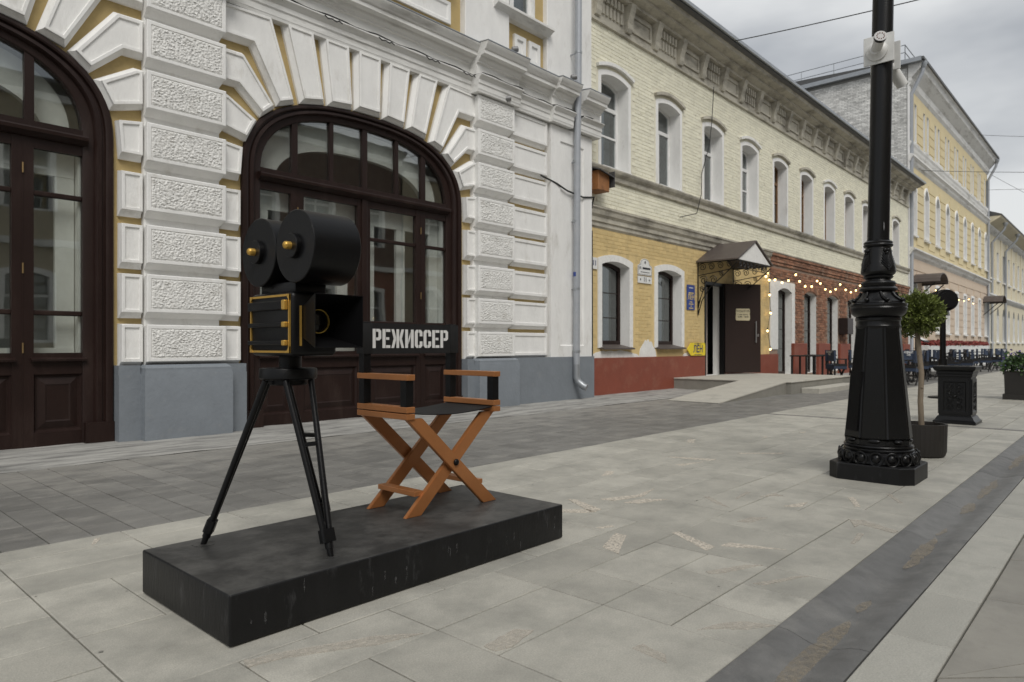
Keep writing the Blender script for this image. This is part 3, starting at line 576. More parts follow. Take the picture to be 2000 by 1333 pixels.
for X in (4.05,4.9,5.75,6.6,7.35):
    for k in range(6): m.tube([(X+k*.045,7.705,5.235-.03*abs(math.sin(k*1.3))),(X+k*.045+.04,7.70,5.235-.03*abs(math.sin(k*1.3+1)))],.008,5)
m.build('light_garland_cable',WIREM,label='black cable with looped ties along the white cornice ledge',cat='cable')
# drainpipe
dpz=thing('drainpipe','tall grey metal drainpipe on the corner of the white arcaded building','drainpipe',(10.2,7.68,0))
m=MB(); m.tube([(10.2,7.62,10.3),(10.2,7.64,5.7),(10.2,7.66,4.9),(10.2,7.68,.62)],.062,16); m.build('pipe',PIPEP,dpz,smooth=40)
m=MB(); m.tube([(10.2,7.68,.66),(10.2,7.68,.42),(10.215,7.655,.34),(10.25,7.56,.26),(10.27,7.50,.235)],.066,16); m.build('outlet_elbow',ZINC,dpz,smooth=40)
for z in(.9,2.05,3.3,4.4,6.4,8): m=MB(); y=7.68 if z<5 else 7.64; m.tube([(10.2,y,z-.02),(10.2,y,z+.02)],.070,16); m.box(10.19,10.21,y,YW-.05,z-.01,z+.01); m.build('clamp',ZINC,dpz,smooth=40)
m=MB(); m.tube([(10.2,7.678,2.28),(10.2,7.678,2.36)],.0645,16); m.build('blue_sticker',SIGNB,dpz,smooth=40)
# ------------------------------------------------------------------ two-storey brick building
Y2=8.03; E2=36.4
b2=thing('brick_house','long two storey house, cream painted brick above, ochre paint and bare red brick below','building',(23,Y2,0))
UC=[11.97+2.225*i for i in range(11)]
UH=[(c-.5,c+.5,4.62,6.56,.095) for c in UC]
GH=[(11.49,12.5,.98,2.74,.085),(13.67,14.75,.98,2.74,.085)]; DH=[(15.95,17.03,.25,2.62,0)]
FC=[21.2+2.24*i for i in range(7)]; FH=[(c-.55,c+.55,.12,2.74,.07) for c in FC]
w,r=wall_holes(10.9,E2,3.42,7.6,Y2,UH,.34); w.build('cream_wall',CREAMF,b2); r.build('upper_reveal',WHITE,b2)
w,r=wall_holes(10.9,20.05,-.03,3.42,Y2,GH+DH,.30); w.build('ochre_wall',OCHRE2,b2); r.build('ground_reveal',WHITE,b2)
w,r=wall_holes(20.05,E2,-.03,3.42,Y2,FH,.32); w.build('brick_backing',MORTAR,b2); r.build('brick_window_reveal',WHITER,b2)
def hskip(holes,mg):
    def f(a,b,z0,z1):
        for(xa,xb,za,zb,_) in holes:
            if b>xa-mg and a<xb+mg and z1>za-.0 and z0<zb+mg+.02: return True
        return False
    return f
bricks(10.92,E2,4.63,7.5,Y2,hskip(UH,.13),.005).build('cream_brickwork',CREAM,b2,kind='stuff')
bricks(10.92,E2,3.82,4.36,Y2,lambda *a:False,.005).build('cream_brickwork',CREAM,b2,kind='stuff')
bricks(10.92,20.02,.78,3.36,Y2,lambda a,b,z0,z1:hskip(GH,.15)(a,b,z0,z1) or hskip(DH,.10)(a,b,z0,z1) or (z0<1.0+.25*noise.noise(Vector((a*.9,3,1))) ),.004,jit=.002).build('ochre_brickwork',OCHRE2,b2,kind='stuff')
def bskip(a,b,z0,z1):
    if hskip(FH,.02)(a,b,z0,z1): return True
    return a<21.95 and b>20.35 and z0<2.95      # plastered jambs of the first opening
bricks(20.08,E2,1.02,3.40,Y2,bskip,.012,jit=.012).build('bare_brickwork',BRICK,b2,kind='stuff')
m=MB(); m.box(20.06,20.64,8.005,Y2,.9,2.95); m.box(21.76,22.0,8.005,Y2,.9,2.95); m.prism(arc_top(20.64,21.76,2.76,.12)+[(21.76,2.95),(20.64,2.95)],8.006,Y2); m.build('plastered_jambs',WHITER,b2)
for c in FC[1:]:
    m=MB(); T=arc_top(c-.6,c+.6,2.80,.14)
    for (a,b),(d,e) in zip(T,T[1:]): m.loops([[(a+.006,Y2,b),(d-.006,Y2,e),(d-.006,Y2,e+.24),(a+.006,Y2,b+.24)],[(a+.006,8.005,b),(d-.006,8.005,e),(d-.006,8.005,e+.24),(a+.006,8.005,b+.24)]],cap0=False)
    m.build('brick_lintel_arch',BRICK,b2)
# red plinth
m=MB(); m.box(10.93,15.90,7.985,Y2+.01,-.03,.757); m.build('red_plinth',RED,b2)
m=MB(); m.box(17.08,20.6,7.985,Y2+.01,-.03,.757); m.build('red_plinth',RED,b2)
xs=[20.62]+[v for c in FC for v in(c-.55,c+.55)]+[E2]
for i in range(0,len(xs),2):
    if xs[i+1]-xs[i]>.15: m=MB(); m.rbox(xs[i]+.003,xs[i+1]-.003,7.93,Y2+.25,-.03,1.08,.01,1); m.build('red_plinth_block',RED,b2)
# cornices
m=MB(); m.prismx([(Y2,3.36),(7.995,3.40),(7.995,3.47),(7.965,3.49),(7.965,3.57),(7.92,3.62),(7.90,3.70),(7.875,3.73),(7.875,3.765),(Y2,3.82)],10.92,19.95); m.build('ground_cornice',GREYCORN,b2)
for z0_,z1_,y_ in((3.41,3.50,8.005),(3.50,3.66,7.975),(3.66,3.74,7.94)):
    m=MB(); m.box(19.96,E2,y_,Y2+.01,z0_,z1_); m.build('cornice_step',MORTAR,b2)
    bricks(19.97,E2,z0_+.001,z1_,y_,lambda *a:False,.010,jit=.012).build('cornice_brickwork',BRICK,b2,kind='stuff')
m=MB(); m.prismx([(Y2,3.74),(7.93,3.742),(7.915,3.765),(Y2,3.82)],19.95,E2); m.build('cornice_cap',GREYCORN,b2)
m=MB(); m.prismx([(Y2,4.36),(7.97,4.385),(7.965,4.47),(7.91,4.53),(7.89,4.575),(7.89,4.60),(Y2,4.63)],10.92,E2); m.build('sill_course',GREYCORN,b2)
m=MB(); m.prismx([(Y2,7.46),(7.97,7.48),(7.97,7.555),(7.99,7.56),(7.99,8.12),(7.86,8.14),(7.86,8.20),(7.70,8.26),(7.70,8.32),(7.50,8.36),(7.48,8.43),(7.42,8.46),(7.42,8.50),(Y2,8.62)],10.9,E2); m.build('eaves_cornice',GREYCORN,b2)
bxk=[11.25+1.1125*i for i in range(23)]
for i,X in enumerate(bxk):
    m=MB(); m.prismx([(7.99,7.56),(7.93,7.58),(7.90,7.66),(7.90,7.76),(7.82,8.02),(7.79,8.14),(7.99,8.16)],X-.09,X+.09); m.build('cornice_bracket',GREYCORN,b2)
    if i<22:
        a,b=X+.16,X+1.1125-.16; m=MB()
        if i%2==0:
            n=6
            for k in range(n): q=a+(b-a)*(k+.15)/n; m.box(q,q+(b-a)/n*.6,7.955,7.995,7.68,7.88); m.box(q,q+(b-a)/n*.6,7.93,7.995,7.93,8.10)
        else:
            fr=[(a,7.66),(b,7.66),(b,8.04),(a,8.04)]; m.loops([[(x,7.995,z) for x,z in fr],[(x,7.955,z) for x,z in fr],[(x,7.955,z) for x,z in offset_poly(fr,-.06)],[(x,7.985,z) for x,z in offset_poly(fr,-.06)]],cap0=False)
        m.build('dentil_panel' if i%2==0 else 'frieze_panel',GREYCORN,b2)
m=MB(); m.prismx([(7.36,8.47),(7.36,8.53),(7.40,8.55),(13.5,10.9),(19.5,8.6),(19.5,8.4),(Y2,8.4),(7.44,8.44)],10.86,E2+.12); m.build('roof',ROOFM,b2)
m=MB(); m.prismx([(7.30,8.50),(7.30,8.58),(7.345,8.60),(7.345,8.50)],10.86,E2+.15); m.build('eaves_gutter',ZINC,b2)
m=MB(); m.box(10.95,E2-.01,8.62,8.9,-.03,8.4); m.build('interior_backing',DARKIN,b2)
m=MB(); m.box(E2-.15,E2-.001,8.04,13.5,-.03,8.4); m.build('end_wall',CREAMF,b2)
# windows
for i,(xa,xb,za,zb,rise) in enumerate(UH):
    surround(xa,xb,za,zb,rise,.095,Y2,.016).build('window_surround',WHITE,b2)
    m=MB(); T=arc_top(xa-.15,xb+.15,zb+.165,rise+.03,12); T2=arc_top(xa-.17,xb+.17,zb+.235,rise+.04,12)
    m.prism(T+T2[::-1],Y2,7.955); m.build('brow_moulding',GREYCORN if i%3 else WHITER,b2)
    W_=PVC if i<4 else OLDWOOD; m=MB(); q=.055; top=arc_top(xa,xb,zb,rise,12); tin=arc_top(xa+q,xb-q,zb-q,rise,12)
    m.prism([(xa,za)]+top+[(xb,za),(xb-q,za)]+tin[::-1]+[(xa+q,za)],8.30,8.36)
    m.box(xa+q,xb-q,8.302,8.358,za,za+q); m.box(xa+q,xb-q,8.295,8.358,5.95,6.03)
    if i in(0,3,4,5,6,7,8,9,10): m.box(xa+q,xb-q,8.303,8.357,5.38,5.42)
    if i in(0,): m.bar((xa+.12,8.42,za+.1),(xa+.30,8.5,5.9),.05,.03,(1,0,0))
    else: m.box((xa+xb)/2-.03,(xa+xb)/2+.03,8.301,8.357,za,5.95)
    f=m.build('upper_window',W_,b2); g=MB(); n=13; tt=arc_top(xa+.02,xb-.02,zb-.02,rise,12); g.prism([(xa+.02,za+.02)]+tt+[(xb-.02,za+.02)],8.33,8.336); sub('pane',g,GLASSD,f)
    g=MB(); g.box(xa,xb,8.50,8.52,za,zb-.15-.1*(i%3)); sub('curtain',g,CURT if i%3!=1 else DARKIN,f)
    m=MB(); m.box(xa-.03,xb+.03,7.94,8.33,za-.0,za+.018); m.build('sill_flashing',PVC if i<4 else ZINC,b2)
def brownwin(xa,xb,za,zb,rise,Yf,name,bars,parent=b2):
    q=.07; m=MB(); top=arc_top(xa,xb,zb,rise,12); tin=arc_top(xa+q,xb-q,zb-q,rise,12)
    m.prism([(xa,za)]+top+[(xb,za),(xb-q,za)]+tin[::-1]+[(xa+q,za)],Yf,Yf+.07); m.box(xa+q,xb-q,Yf+.002,Yf+.068,za,za+.09)
    for z in bars: m.box(xa+q,xb-q,Yf+.02,Yf+.045,z,z+.018)
    m.box(xa+.36,xa+.378,Yf+.021,Yf+.044,za+.09,bars[-1])
    f=m.build(name,BROWN,parent); g=MB(); g.box(xa+.02,xb-.02,Yf+.03,Yf+.036,za+.02,zb-.04); sub('pane',g,GLASSD,f)
    return f
for k,(xa,xb,za,zb,rise) in enumerate(GH):
    surround(xa,xb,za-.02,zb,rise,.135,Y2,.025).build('window_surround',WHITER,b2)
    f=brownwin(xa,xb,za+.04,zb,rise,8.24,'ground_window',(1.58,2.1))
    g=MB(); g.box(xa+.25,xb-.05,8.45,8.46,za,zb); sub('blind',g,CURT,f)
    m=MB(); m.prismx([(8.24,1.03),(7.92,.955),(7.92,.925),(8.03,.94),(8.24,1.0)],xa-.06,xb+.08); m.build('window_sill',CANOPY,b2)
for k,(xa,xb,za,zb,rise) in enumerate(FH):
    f=brownwin(xa,xb,za,zb,rise,8.22,'french_window',(.9,1.5,2.15)); g=MB(); g.box(xa+.15,xb-.05,8.45,8.46,za,zb); sub('blind',g,CURT if k%2==0 else DARKIN,f)
# patches of lost plaster on the ochre wall foot
for ky,(x0,x1,h) in enumerate(((11.0,12.9,.16),(12.9,13.62,.40),(14.85,15.9,.12))):
    n=24; P=[(x0+(x1-x0)*i/n,.757) for i in range(n+1)]+[(x1-(x1-x0)*i/n,.775+h*max(0,math.sin(math.pi*i/n))**.6*(.85+.25*noise.noise(Vector((i*.45,h*9,0))))) for i in range(n+1)]
    m=MB(); m.prism(P,8.0205,Y2+.01); m.build('bared_plaster_patch',WHITER,b2)
# door
m=MB(); m.box(15.953,16.02,8.02,8.12,.25,2.62); m.box(16.96,17.03,8.00,8.12,.25,2.62); m.box(15.953,17.03,8.022,8.118,2.54,2.62); m.build('door_frame',BLACKM,b2)
m=MB(); m.box(16.0,16.9,8.42,8.45,.25,2.55); m.build('inner_door',DOORIN,b2)
m=MB(); h=Vector((17.03,8.0,0)); e=Vector((17.86,7.40,0)); d=(e-h).normalized(); nrm=Vector((-d.y,d.x,0))
LM=Matrix.Translation((h.x,h.y,.30))@Matrix.Rotation(math.atan2(d.y,d.x),4,'Z'); Ld=(e-h).length
bm=bmesh.new(); bmesh.ops.create_cube(bm,size=1)
for v in bm.verts: v.co=(Ld/2+v.co.x*Ld,v.co.y*.05,1.16+v.co.z*2.32)
bmesh.ops.bevel(bm,geom=bm.edges[:],offset=.006,segments=2,affect='EDGES')
dl=MB().addbm(bm,LM).build('door',DOORB,b2)
q=MB()
for s_ in(0,):
    q.tube([LM@Vector((Ld-.16,-.07,.78)),LM@Vector((Ld-.16,-.07,1.35))],.014,10)
    for z in(.82,1.31): q.tube([LM@Vector((Ld-.16,-.07,z)),LM@Vector((Ld-.16,-.02,z))],.01,8)
sub('handle',q,STEEL,dl,40)
bm=bmesh.new(); bmesh.ops.create_cube(bm,size=1)
for v in bm.verts: v.co=(Ld-.085+v.co.x*.05,-.028+v.co.y*.02,.98+v.co.z*.07)
sub('lock_plate',MB().addbm(bm,LM),STEEL,dl)
ds=thing('opening_hours_sign','cream scalloped opening hours sign on the open brown door','sign',tuple(LM@Vector((.5,-.03,1.5))))
P=[]; 
for i in range(40):
    t=2*math.pi*i/40; cx,cz=math.cos(t),math.sin(t); k=1/max(abs(cx),abs(cz)); x_,z_=cx*k,cz*k
    P.append((.5+.205*x_*(1-.09*(abs(z_)>.93)-.07*math.exp(-((z_-.1)/.12)**2)),1.52+.155*z_))
m=MB(); m.loops([[LM@Vector((a,-.027,b)) for a,b in P],[LM@Vector((a,-.036,b)) for a,b in P]]); m.build('board',SIGNC,ds)
TM=LM@Matrix.Translation((.5,-.0375,0))@Matrix.Rotation(R(90),4,'X')
for txt,s_,z,bo in(('РУССКИЙ ЛЁН',.062,1.605,.0008),('Режим работы:',.042,1.52,.0008),('10.00 - 18.00',.06,1.46,.0014)):
    textmesh(txt,s_,TM@Matrix.Translation((0,z,0)),bold=bo).build('lettering',SIGNK,ds)
# wall plates
def plate(name,label,poly,y,mat_,texts,tm):
    t=thing(name,label,'sign',(poly[0][0],y,poly[0][1])); m=MB(); m.prism(poly,y,y-.015); m.build('plate',mat_,t)
    for txt,s_,x,z,bo,mm in texts:
        if txt[0]=='=':        # a line of print too small to read in the photograph: a printed stroke of its length
            m=MB(); hw=float(txt[1:])/2; m.box(x-hw,x+hw,y-.0175,y-.0145,z-s_*.22,z+s_*.22); m.build('print_line',mm,t)
        else: textmesh(txt,s_,FACE_STREET(x,y-.0175,z),bold=bo).build('lettering',mm,t)
    return t
n=12; X0_,X1_=12.83,13.40; cx=(X0_+X1_)/2
top=[(X1_,2.75),(X1_-.05,2.77)]+[(cx+.19*math.cos(math.pi*i/n),2.79+.12*math.sin(math.pi*i/n)) for i in range(n+1)]+[(X0_+.05,2.77),(X0_,2.75)]
t=plate('street_name_sign','white street name plate with arched top on the ochre wall','x' and [(X0_,2.545),(X1_,2.545)]+top,8.018,SIGNW,[('ул.',.088,cx-.20,2.70,.0015,SIGNK),('=.32',.10,cx+.06,2.695,0,SIGNK),('=.36',.03,cx,2.61,0,SIGNK),('♦',.08,cx,2.82,0,SIGNK)],None)
m=MB(); o=[(X0_,2.545),(X1_,2.545)]+top; i_=offset_poly(o,-.012); i2=offset_poly(o,-.02); m.loops([[(a,8.0022,b) for a,b in i_],[(a,8.0022,b) for a,b in i2]],cap0=False,cap1=False); m.build('border',SIGNK,t)
t=plate('house_number_sign','white rectangular number 11 plate under the arched street name plate','x' and [(12.83,2.43-.06),(13.40,2.37),(13.40,2.52),(12.83,2.52)],8.018,SIGNW,[('11',.15,13.115,2.445,.003,SIGNK),('=.035',.09,12.93,2.445,0,SIGNK),('=.05',.07,13.30,2.445,0,SIGNK)],None)
plate('corner_number_sign','small white number 11 plate beside the black downpipe','x' and [(11.12,2.53),(11.32,2.53),(11.32,2.76),(11.12,2.76)],8.018,SIGNW,[('11',.14,11.22,2.645,.004,SIGNN)],None)
plate('shop_hours_sign','tall blue shop sign with gold lettering beside the entrance','x' and [(15.02,1.87),(15.40,1.87),(15.40,2.47),(15.02,2.47)],8.018,SIGNB,[('=.24',.07,15.21,2.275,0,SIGNG),('ЛЁН',.17,15.21,2.17,.003,SIGNG),('=.13',.05,15.21,2.06,0,SIGNG),('=.22',.05,15.21,2.01,0,SIGNG),('=.05',.05,15.21,1.96,0,SIGNG),('=.22',.05,15.21,1.91,0,SIGNG),('=.2',.04,15.21,2.40,0,SIGNW)],None)
plate('arrow_sign','yellow arrow shaped sign reading ЛЁН above the red plinth','x' and [(14.94,.915),(15.13,.765),(15.84,.765),(15.86,.80),(15.86,1.03),(15.82,1.075),(15.13,1.075)],7.975,SIGNY,[('ЛЁН',.235,15.48,.915,.006,SIGNN),('=.36',.03,15.48,1.05,0,SIGNN),('=.36',.03,15.48,.787,0,SIGNN)],None)
# canopy
cy=thing('entrance_canopy','brown gabled sheet metal canopy on black wrought iron scroll brackets over the open door','canopy',(16.55,Y2,3.05))
m=MB(); m.loops([[(15.5,Y2+.02,3.04),(16.55,Y2+.02,3.56),(17.6,Y2+.02,3.04),(17.6,Y2+.02,3.07),(16.55,Y2+.02,3.595),(15.5,Y2+.02,3.07)],[(15.5,6.95,3.04),(16.55,6.95,3.56),(17.6,6.95,3.04),(17.6,6.95,3.07),(16.55,6.95,3.595),(15.5,6.95,3.07)]]); m.build('roof_sheet',CANOPY,cy)
m=MB(); m.prism([(15.62,3.05),(17.48,3.05),(16.55,3.525)],6.985,7.0); m.build('gable_board',WHITER,cy)
def spiral(c0,r0,turns,s=1,n=26,ph=0): return [(c0[0]+s*(r0*(1-.8*i/n))*math.cos(ph+turns*2*math.pi*i/n),c0[1]+(r0*(1-.8*i/n))*math.sin(ph+turns*2*math.pi*i/n)) for i in range(n+1)]
for X in(15.56,17.54):
    m=MB(); T=lambda l,r=.010:m.tube([(X,a,b) for a,b in l],r,6)
    T([(8.0,3.03),(7.0,3.03)],.014); T([(8.0,3.05),(8.0,1.75)],.014); T([(8.0,2.72),(7.05,2.84)],.010); T([(8.0,1.75),(7.9,2.1),(7.7,2.4),(7.35,2.68),(7.0,2.98)],.012)
    for c0,r0 in(((7.88,2.92),.095),((7.65,2.92),.09),((7.42,2.93),.085),((7.2,2.94),.07),((7.85,2.60),.11),((7.60,2.60),.10),((7.40,2.73),.06),((7.9,2.38),.07)):
        T(spiral(c0,r0,1.6,1,24,.5)); 
    for a in(.25,.45,.65): T([(7.99,1.85+a*.3),(7.95-.08*a,2.1+a*.25),(7.9-.1*a,2.3+a*.2)],.008)
    m.build('scroll_bracket',BLACK,cy,smooth=50)
m=MB(); m.tube([(15.56,7.0,3.03),(17.54,7.0,3.03)],.014,6)
for X in[15.75+.21*i for i in range(8)]: m.tube([(X+a-0,7.0,b) for a,b in spiral((0,2.94),.08,1.6,1 if X<16.5 else -1,24,.5)],.009,6)
m.tube([(15.56,7.0,2.85),(17.54,7.0,2.85)],.010,6); m.build('front_scrollwork',BLACK,cy,smooth=50)
# ramp, landing and step
rp_=thing('entrance_ramp','pale concrete ramp and landing in front of the shop door','ramp',(14,6,0))
m=MB(); m.loops([[(14.35,5.30,-.03),(18.3,5.30,-.03),(18.3,8.0,-.03),(14.35,8.0,-.03)],[(14.35,5.30,.245),(18.3,5.30,.245),(18.3,8.0,.245),(14.35,8.0,.245)]]); m.build('landing',CONCD,rp_)
m=MB(); m.rbox(14.33,18.32,5.28,7.985,.235,.262,.006,1); m.build('landing_slab',CONC,rp_)
m=MB(); m.prism([(11.25,.006),(14.35,.245),(14.35,-.03),(11.25,-.03)],5.40,6.38); m.build('ramp_body',CONCD,rp_)
m=MB(); m.prism([(11.23,.008),(14.33,.258),(14.33,.235),(11.25,-.01)],5.39,6.39); m.build('ramp_slab',CONC,rp_)
m=MB(); m.rbox(14.9,17.7,4.92,5.29,-.02,.11,.008,1); m.build('low_step',CONC,rp_)
# meter box, black downpipe and cables at the joint of the two houses
mb_=thing('meter_box','rusty orange meter box with grey sheet hood on the corner of the cream brick wall','box',(11.05,7.95,4.05))
m=MB(); m.rbox(10.93,11.30,7.70,8.02,4.02,4.40,.01,1); m.build('box_body',RUST,mb_)
m=MB(); m.loops([[(10.88,7.62,4.38),(11.36,7.62,4.30),(11.36,8.02,4.42),(10.88,8.02,4.50)],[(10.88,7.62,4.40),(11.36,7.62,4.32),(11.36,8.02,4.44),(10.88,8.02,4.52)]]); m.box(11.36,11.375,7.62,8.02,4.12,4.43); m.build('hood',ROOFM,mb_)
dp2=thing('black_downpipe','thin black cable pipe with grey foot at the joint of the two houses','pipe',(11.0,7.95,0))
m=MB(); m.tube([(10.99,7.93,4.05),(10.99,7.93,3.2)],.018,8); m.build('cable',WIREM,dp2,smooth=40)
m=MB(); m.tube([(10.99,7.93,3.25),(11.0,7.93,.78)],.042,12); m.build('pipe',BLACKM,dp2,smooth=40)
m=MB(); m.tube([(11.0,7.93,.80),(11.0,7.93,-.01)],.055,14); m.build('foot_pipe',PIPEP,dp2,smooth=40)
m=MB(); m.tube([(9.3,7.78,4.0),(9.7,7.76,3.93),(10.0,7.74,3.84),(10.5,7.75,3.80),(10.86,7.76,3.86),(10.97,7.9,3.68)],.016,6); m.build('feed_cable',WIREM,label='sagging grey cable crossing the white corner pilaster to the meter box',cat='cable')
m=MB(); m.tube([(16.2,7.9,7.5),(16.15,7.93,6.6),(16.05,7.95,6.0),(15.6,7.93,5.2),(15.5,7.88,4.7),(15.3,7.9,4.2),(14.6,7.97,4.02)],.009,6); m.build('loose_wire',WIREM,label='thin loose wire hanging down the cream brick wall between windows',cat='cable')
# wall boxes on the bare brick
for X,l in((26.6,'brown metal wall box on the bare brick left of the narrow window'),(28.75,'brown metal wall box on the bare brick right of the narrow window')):
    m=MB(); m.rbox(X-.33,X+.33,7.70,8.02,1.42,2.0,.015,1); m.build('wall_box',DOORB,label='brown metal cabinet mounted on the bare brick wall between french windows',cat='box',group='brown cabinets on the brick wall')
# string lights
sl=thing('string_lights','string of warm glowing bulbs hung along the bare brick wall','string lights',(19.2,7.75,3.0))
BL=[(19.1,2.95),(19.24,3.04),(19.75,2.9),(20.28,2.86),(20.78,2.95),(21.37,3.17),(21.69,2.99),(22.17,2.87),(22.75,2.9),(23.25,3.11),(23.56,3.05),(24.05,2.89),(24.56,2.84),(25.1,2.95),(25.59,3.15),(26.2,3.0),(26.8,2.95),(27.4,3.05),(27.91,3.26),(28.0,2.92),(28.6,2.9),(29.3,2.95),(30,3.15)]
sb=MB(); sb.sphere((0,0,0),.030,(1,1,1.15)); sbm=sb.mesh('bulb',BULB,60); so=MB(); so.lathe([(.018,.03),(.02,.07),(.012,.085)],n=8); som=so.mesh('bulb_socket',WIREM,40)
def bulbs(L_,Y,parent,drop=.08):
    for X,Z in L_:
        o=link('bulb',sbm,parent); o.location=(X,Y,Z); s_=bpy.data.objects.new('bulb_socket',som); COL.objects.link(s_); s_.parent=o
    m=MB(); m.tube([(X,Y,Z+drop) for X,Z in L_],.007,6); m.build('cord',WIREM,parent)
bulbs(BL,7.75,sl)
s2=thing('hanging_string_lights','string of warm bulbs hanging straight down beside the shop door','string lights',(19.7,7.9,.9))
bulbs([(19.70,2.9),(19.73,2.47),(19.81,1.95),(19.58,1.43),(19.78,.9)],7.9,s2,.05)
# ------------------------------------------------------------------ yellow three-storey house
b3=thing('yellow_house','tall yellow three storey house with arched middle windows and white painted brick gable','building',(48,8,0)); Y3=8.05; S3,E3=36.55,59.3
A3=[37.6+2.62*i for i in range(9)]
H3=[(c+d-.24,c+d+.24,10.75,12.75,0) for c in A3 for d in(-.42,.42)]; H2=[(c-.42,c+.42,6.35,8.9,.42) for c in A3]; H1=[(c-.42,c+.42,1.7,4.1,0) for c in A3]
for nm,z0,z1,hh,mt in(('upper_wall',9.75,13.3,H3,YEL3),('middle_wall',5.45,9.75,H2,YEL3),('ground_wall',-.03,5.45,H1,PINK3)):
    w,r=wall_holes(S3,E3,z0,z1,Y3,hh,.25); w.build(nm,mt,b3); r.build('reveal',WHITE,b3)
    for (xa,xb,za,zb,rise) in hh:
        m=MB(); m.box(xa,xb,Y3+.2,Y3+.24,za,za+.08); m.box(xa,xa+.06,Y3+.201,Y3+.239,za,zb); m.box(xb-.06,xb,Y3+.201,Y3+.239,za,zb); m.box((xa+xb)/2-.03,(xa+xb)/2+.03,Y3+.202,Y3+.238,za,zb-rise*.3); m.box(xa,xb,Y3+.2,Y3+.24,za+(zb-za)*.62,za+(zb-za)*.62+.06)
        f=m.build('window',PVC,b3); g=MB(); g.box(xa,xb,Y3+.22,Y3+.226,za,zb-.02 if not rise else zb-.05); sub('pane',g,GLASSD,f)
        if nm!='upper_wall': surround(xa,xb,za,zb,rise,.14,Y3,.05).build('surround',WHITE,b3)
        m=MB(); m.box(xa-.16,xb+.16,Y3-.12,Y3,za-.09,za); m.build('sill',STONEW,b3)
def courses(zs,holes,H,mt,mg):
    m=MB()
    for z in zs:
        xs=[S3+.35]
        for(xa,xb,za,zb,_) in sorted(holes):
            if z+H>za-.15 and z<zb+mg: xs+= [xa-mg,xb+mg]
        xs.append(E3-.05)
        for a,b in zip(xs[::2],xs[1::2]):
            if b-a>.1: m.box(a,b,Y3-.03,Y3,z,z+H-.045)
    m.build('rusticated_courses',mt,b3,kind='stuff')
courses([5.95+.42*i for i in range(8)],H2,.42,YEL3,.18); courses([.9+.42*i for i in range(10)],H1,.42,PINK3,.18); courses([10.5+.45*i for i in range(5)],[(c-.7,c+.7,10.7,12.8,0) for c in A3],.45,YEL3,.03)
for z,p in((9.75,.22),(5.35,.28),(10.38,.12)):
    m=MB(); m.prismx([(Y3,z-.12),(Y3-p*.4,z),(Y3-p*.6,z+.1),(Y3-p,z+.2),(Y3-p,z+.27),(Y3,z+.36)],S3,E3); m.build('string_course',STONEW,b3)
m=MB(); m.prismx([(Y3,13.2),(Y3-.1,13.35),(Y3-.15,13.6),(Y3-.5,14.0),(Y3-.55,14.2),(Y3-.65,14.3),(Y3,14.5)],S3-.02,E3+.05); m.build('eaves_cornice',STONEW,b3)
m=MB(); m.prismx([(Y3-.7,14.28),(Y3-.7,14.4),(14,14.75),(20.5,14.5),(20.5,14.3)],S3-.25,E3+.3); m.build('roof',ROOFM,b3)
m=MB(); m.box(S3-.30,S3-.04,Y3-.6,20.4,14.22,14.42); m.build('gable_eaves',ZINC,b3)
m=MB(); m.box(S3-.02,S3+.25,Y3+.01,20,-.03,14.28); m.build('gable_wall',GABLEM,b3)
bk=bricks(8.1,20,8.0,14.1,0,lambda *a:False,.012,jit=.014); g=MB(); g.add([(S3-.02+y,x,z) for x,y,z in bk.v],bk.f); g.build('gable_brickwork',GABLE,b3,kind='stuff')
m=MB(); m.box(S3-.05,S3+.32,Y3-.04,Y3+.02,-.03,13.3); m.build('corner_strip',WHITE,b3)
def railing(parent,pts,z):
    m=MB()
    for h in(.35,.7): m.tube([(a,b,z(a,b)+h) for a,b in pts],.02,5)
    for a,b in pts: m.tube([(a,b,z(a,b)-.05),(a,b,z(a,b)+.72)],.02,5)
    m.build('roof_railing',ZINC,parent)
railing(b3,[(S3+.1,8.2+1.6*i) for i in range(8)]+[],lambda a,b:14.55+.0*(b)); railing(b3,[(S3+.1+2.5*i,8.2) for i in range(9)],lambda a,b:14.55)
def downpipe(X,Y,ztop,wallY,label,eave):
    t=thing('downpipe',label,'drainpipe',(X,Y,0)); m=MB(); m.tube([(X,eave,ztop),(X,eave+.05,ztop-.3),(X,wallY-.1,ztop-1.2),(X,wallY-.1,.3),(X,wallY-.25,.15)],.085,10); m.build('pipe',PIPEP,t,smooth=40)
    m=MB(); m.lathe([(.09,ztop-.1),(.17,ztop+.12),(.17,ztop+.18)],X,eave,12); m.build('rain_head',ZINC,t,smooth=40)
downpipe(36.75,7.9,14.1,Y3,'long grey downpipe at the near corner of the tall yellow house',7.45)
downpipe(59.1,7.9,14.0,Y3,'grey downpipe at the far corner of the tall yellow house',7.45)
def small_canopy(X,label):
    t=thing('door_canopy',label,'canopy',(X,Y3,4)); m=MB(); n=8
    pr=[(-1.0*math.cos(math.pi*i/n),4.05+.45*math.sin(math.pi*i/n)) for i in range(n+1)]; pi_=[(a*.96,b-.04) for a,b in pr]
    m.prism([(X+a,b) for a,b in pr]+[(X+a,b) for a,b in pi_[::-1]],Y3,6.9); m.build('barrel_roof',CANOPY,t)
    for s_ in(-.95,.95): m=MB(); m.tube([(X+s_,7.0,4.05),(X+s_,Y3,4.0),(X+s_,Y3-.02,3.1),(X+s_,7.1,4.0)],.03,6); m.build('bracket',BLACK,t)
small_canopy(38.3,'brown barrel roofed door canopy by the near end of the pink ground floor'); small_canopy(58.3,'brown barrel roofed door canopy at the far end of the pink ground floor')
bl3=thing('terrace_string_lights','string of warm bulbs over the terrace of the tall yellow house','string lights',(40,7.6,3.4)); bulbs([(39.6+1.5*i,3.65+.12*math.cos(i*2.1)) for i in range(8)],7.5,bl3)
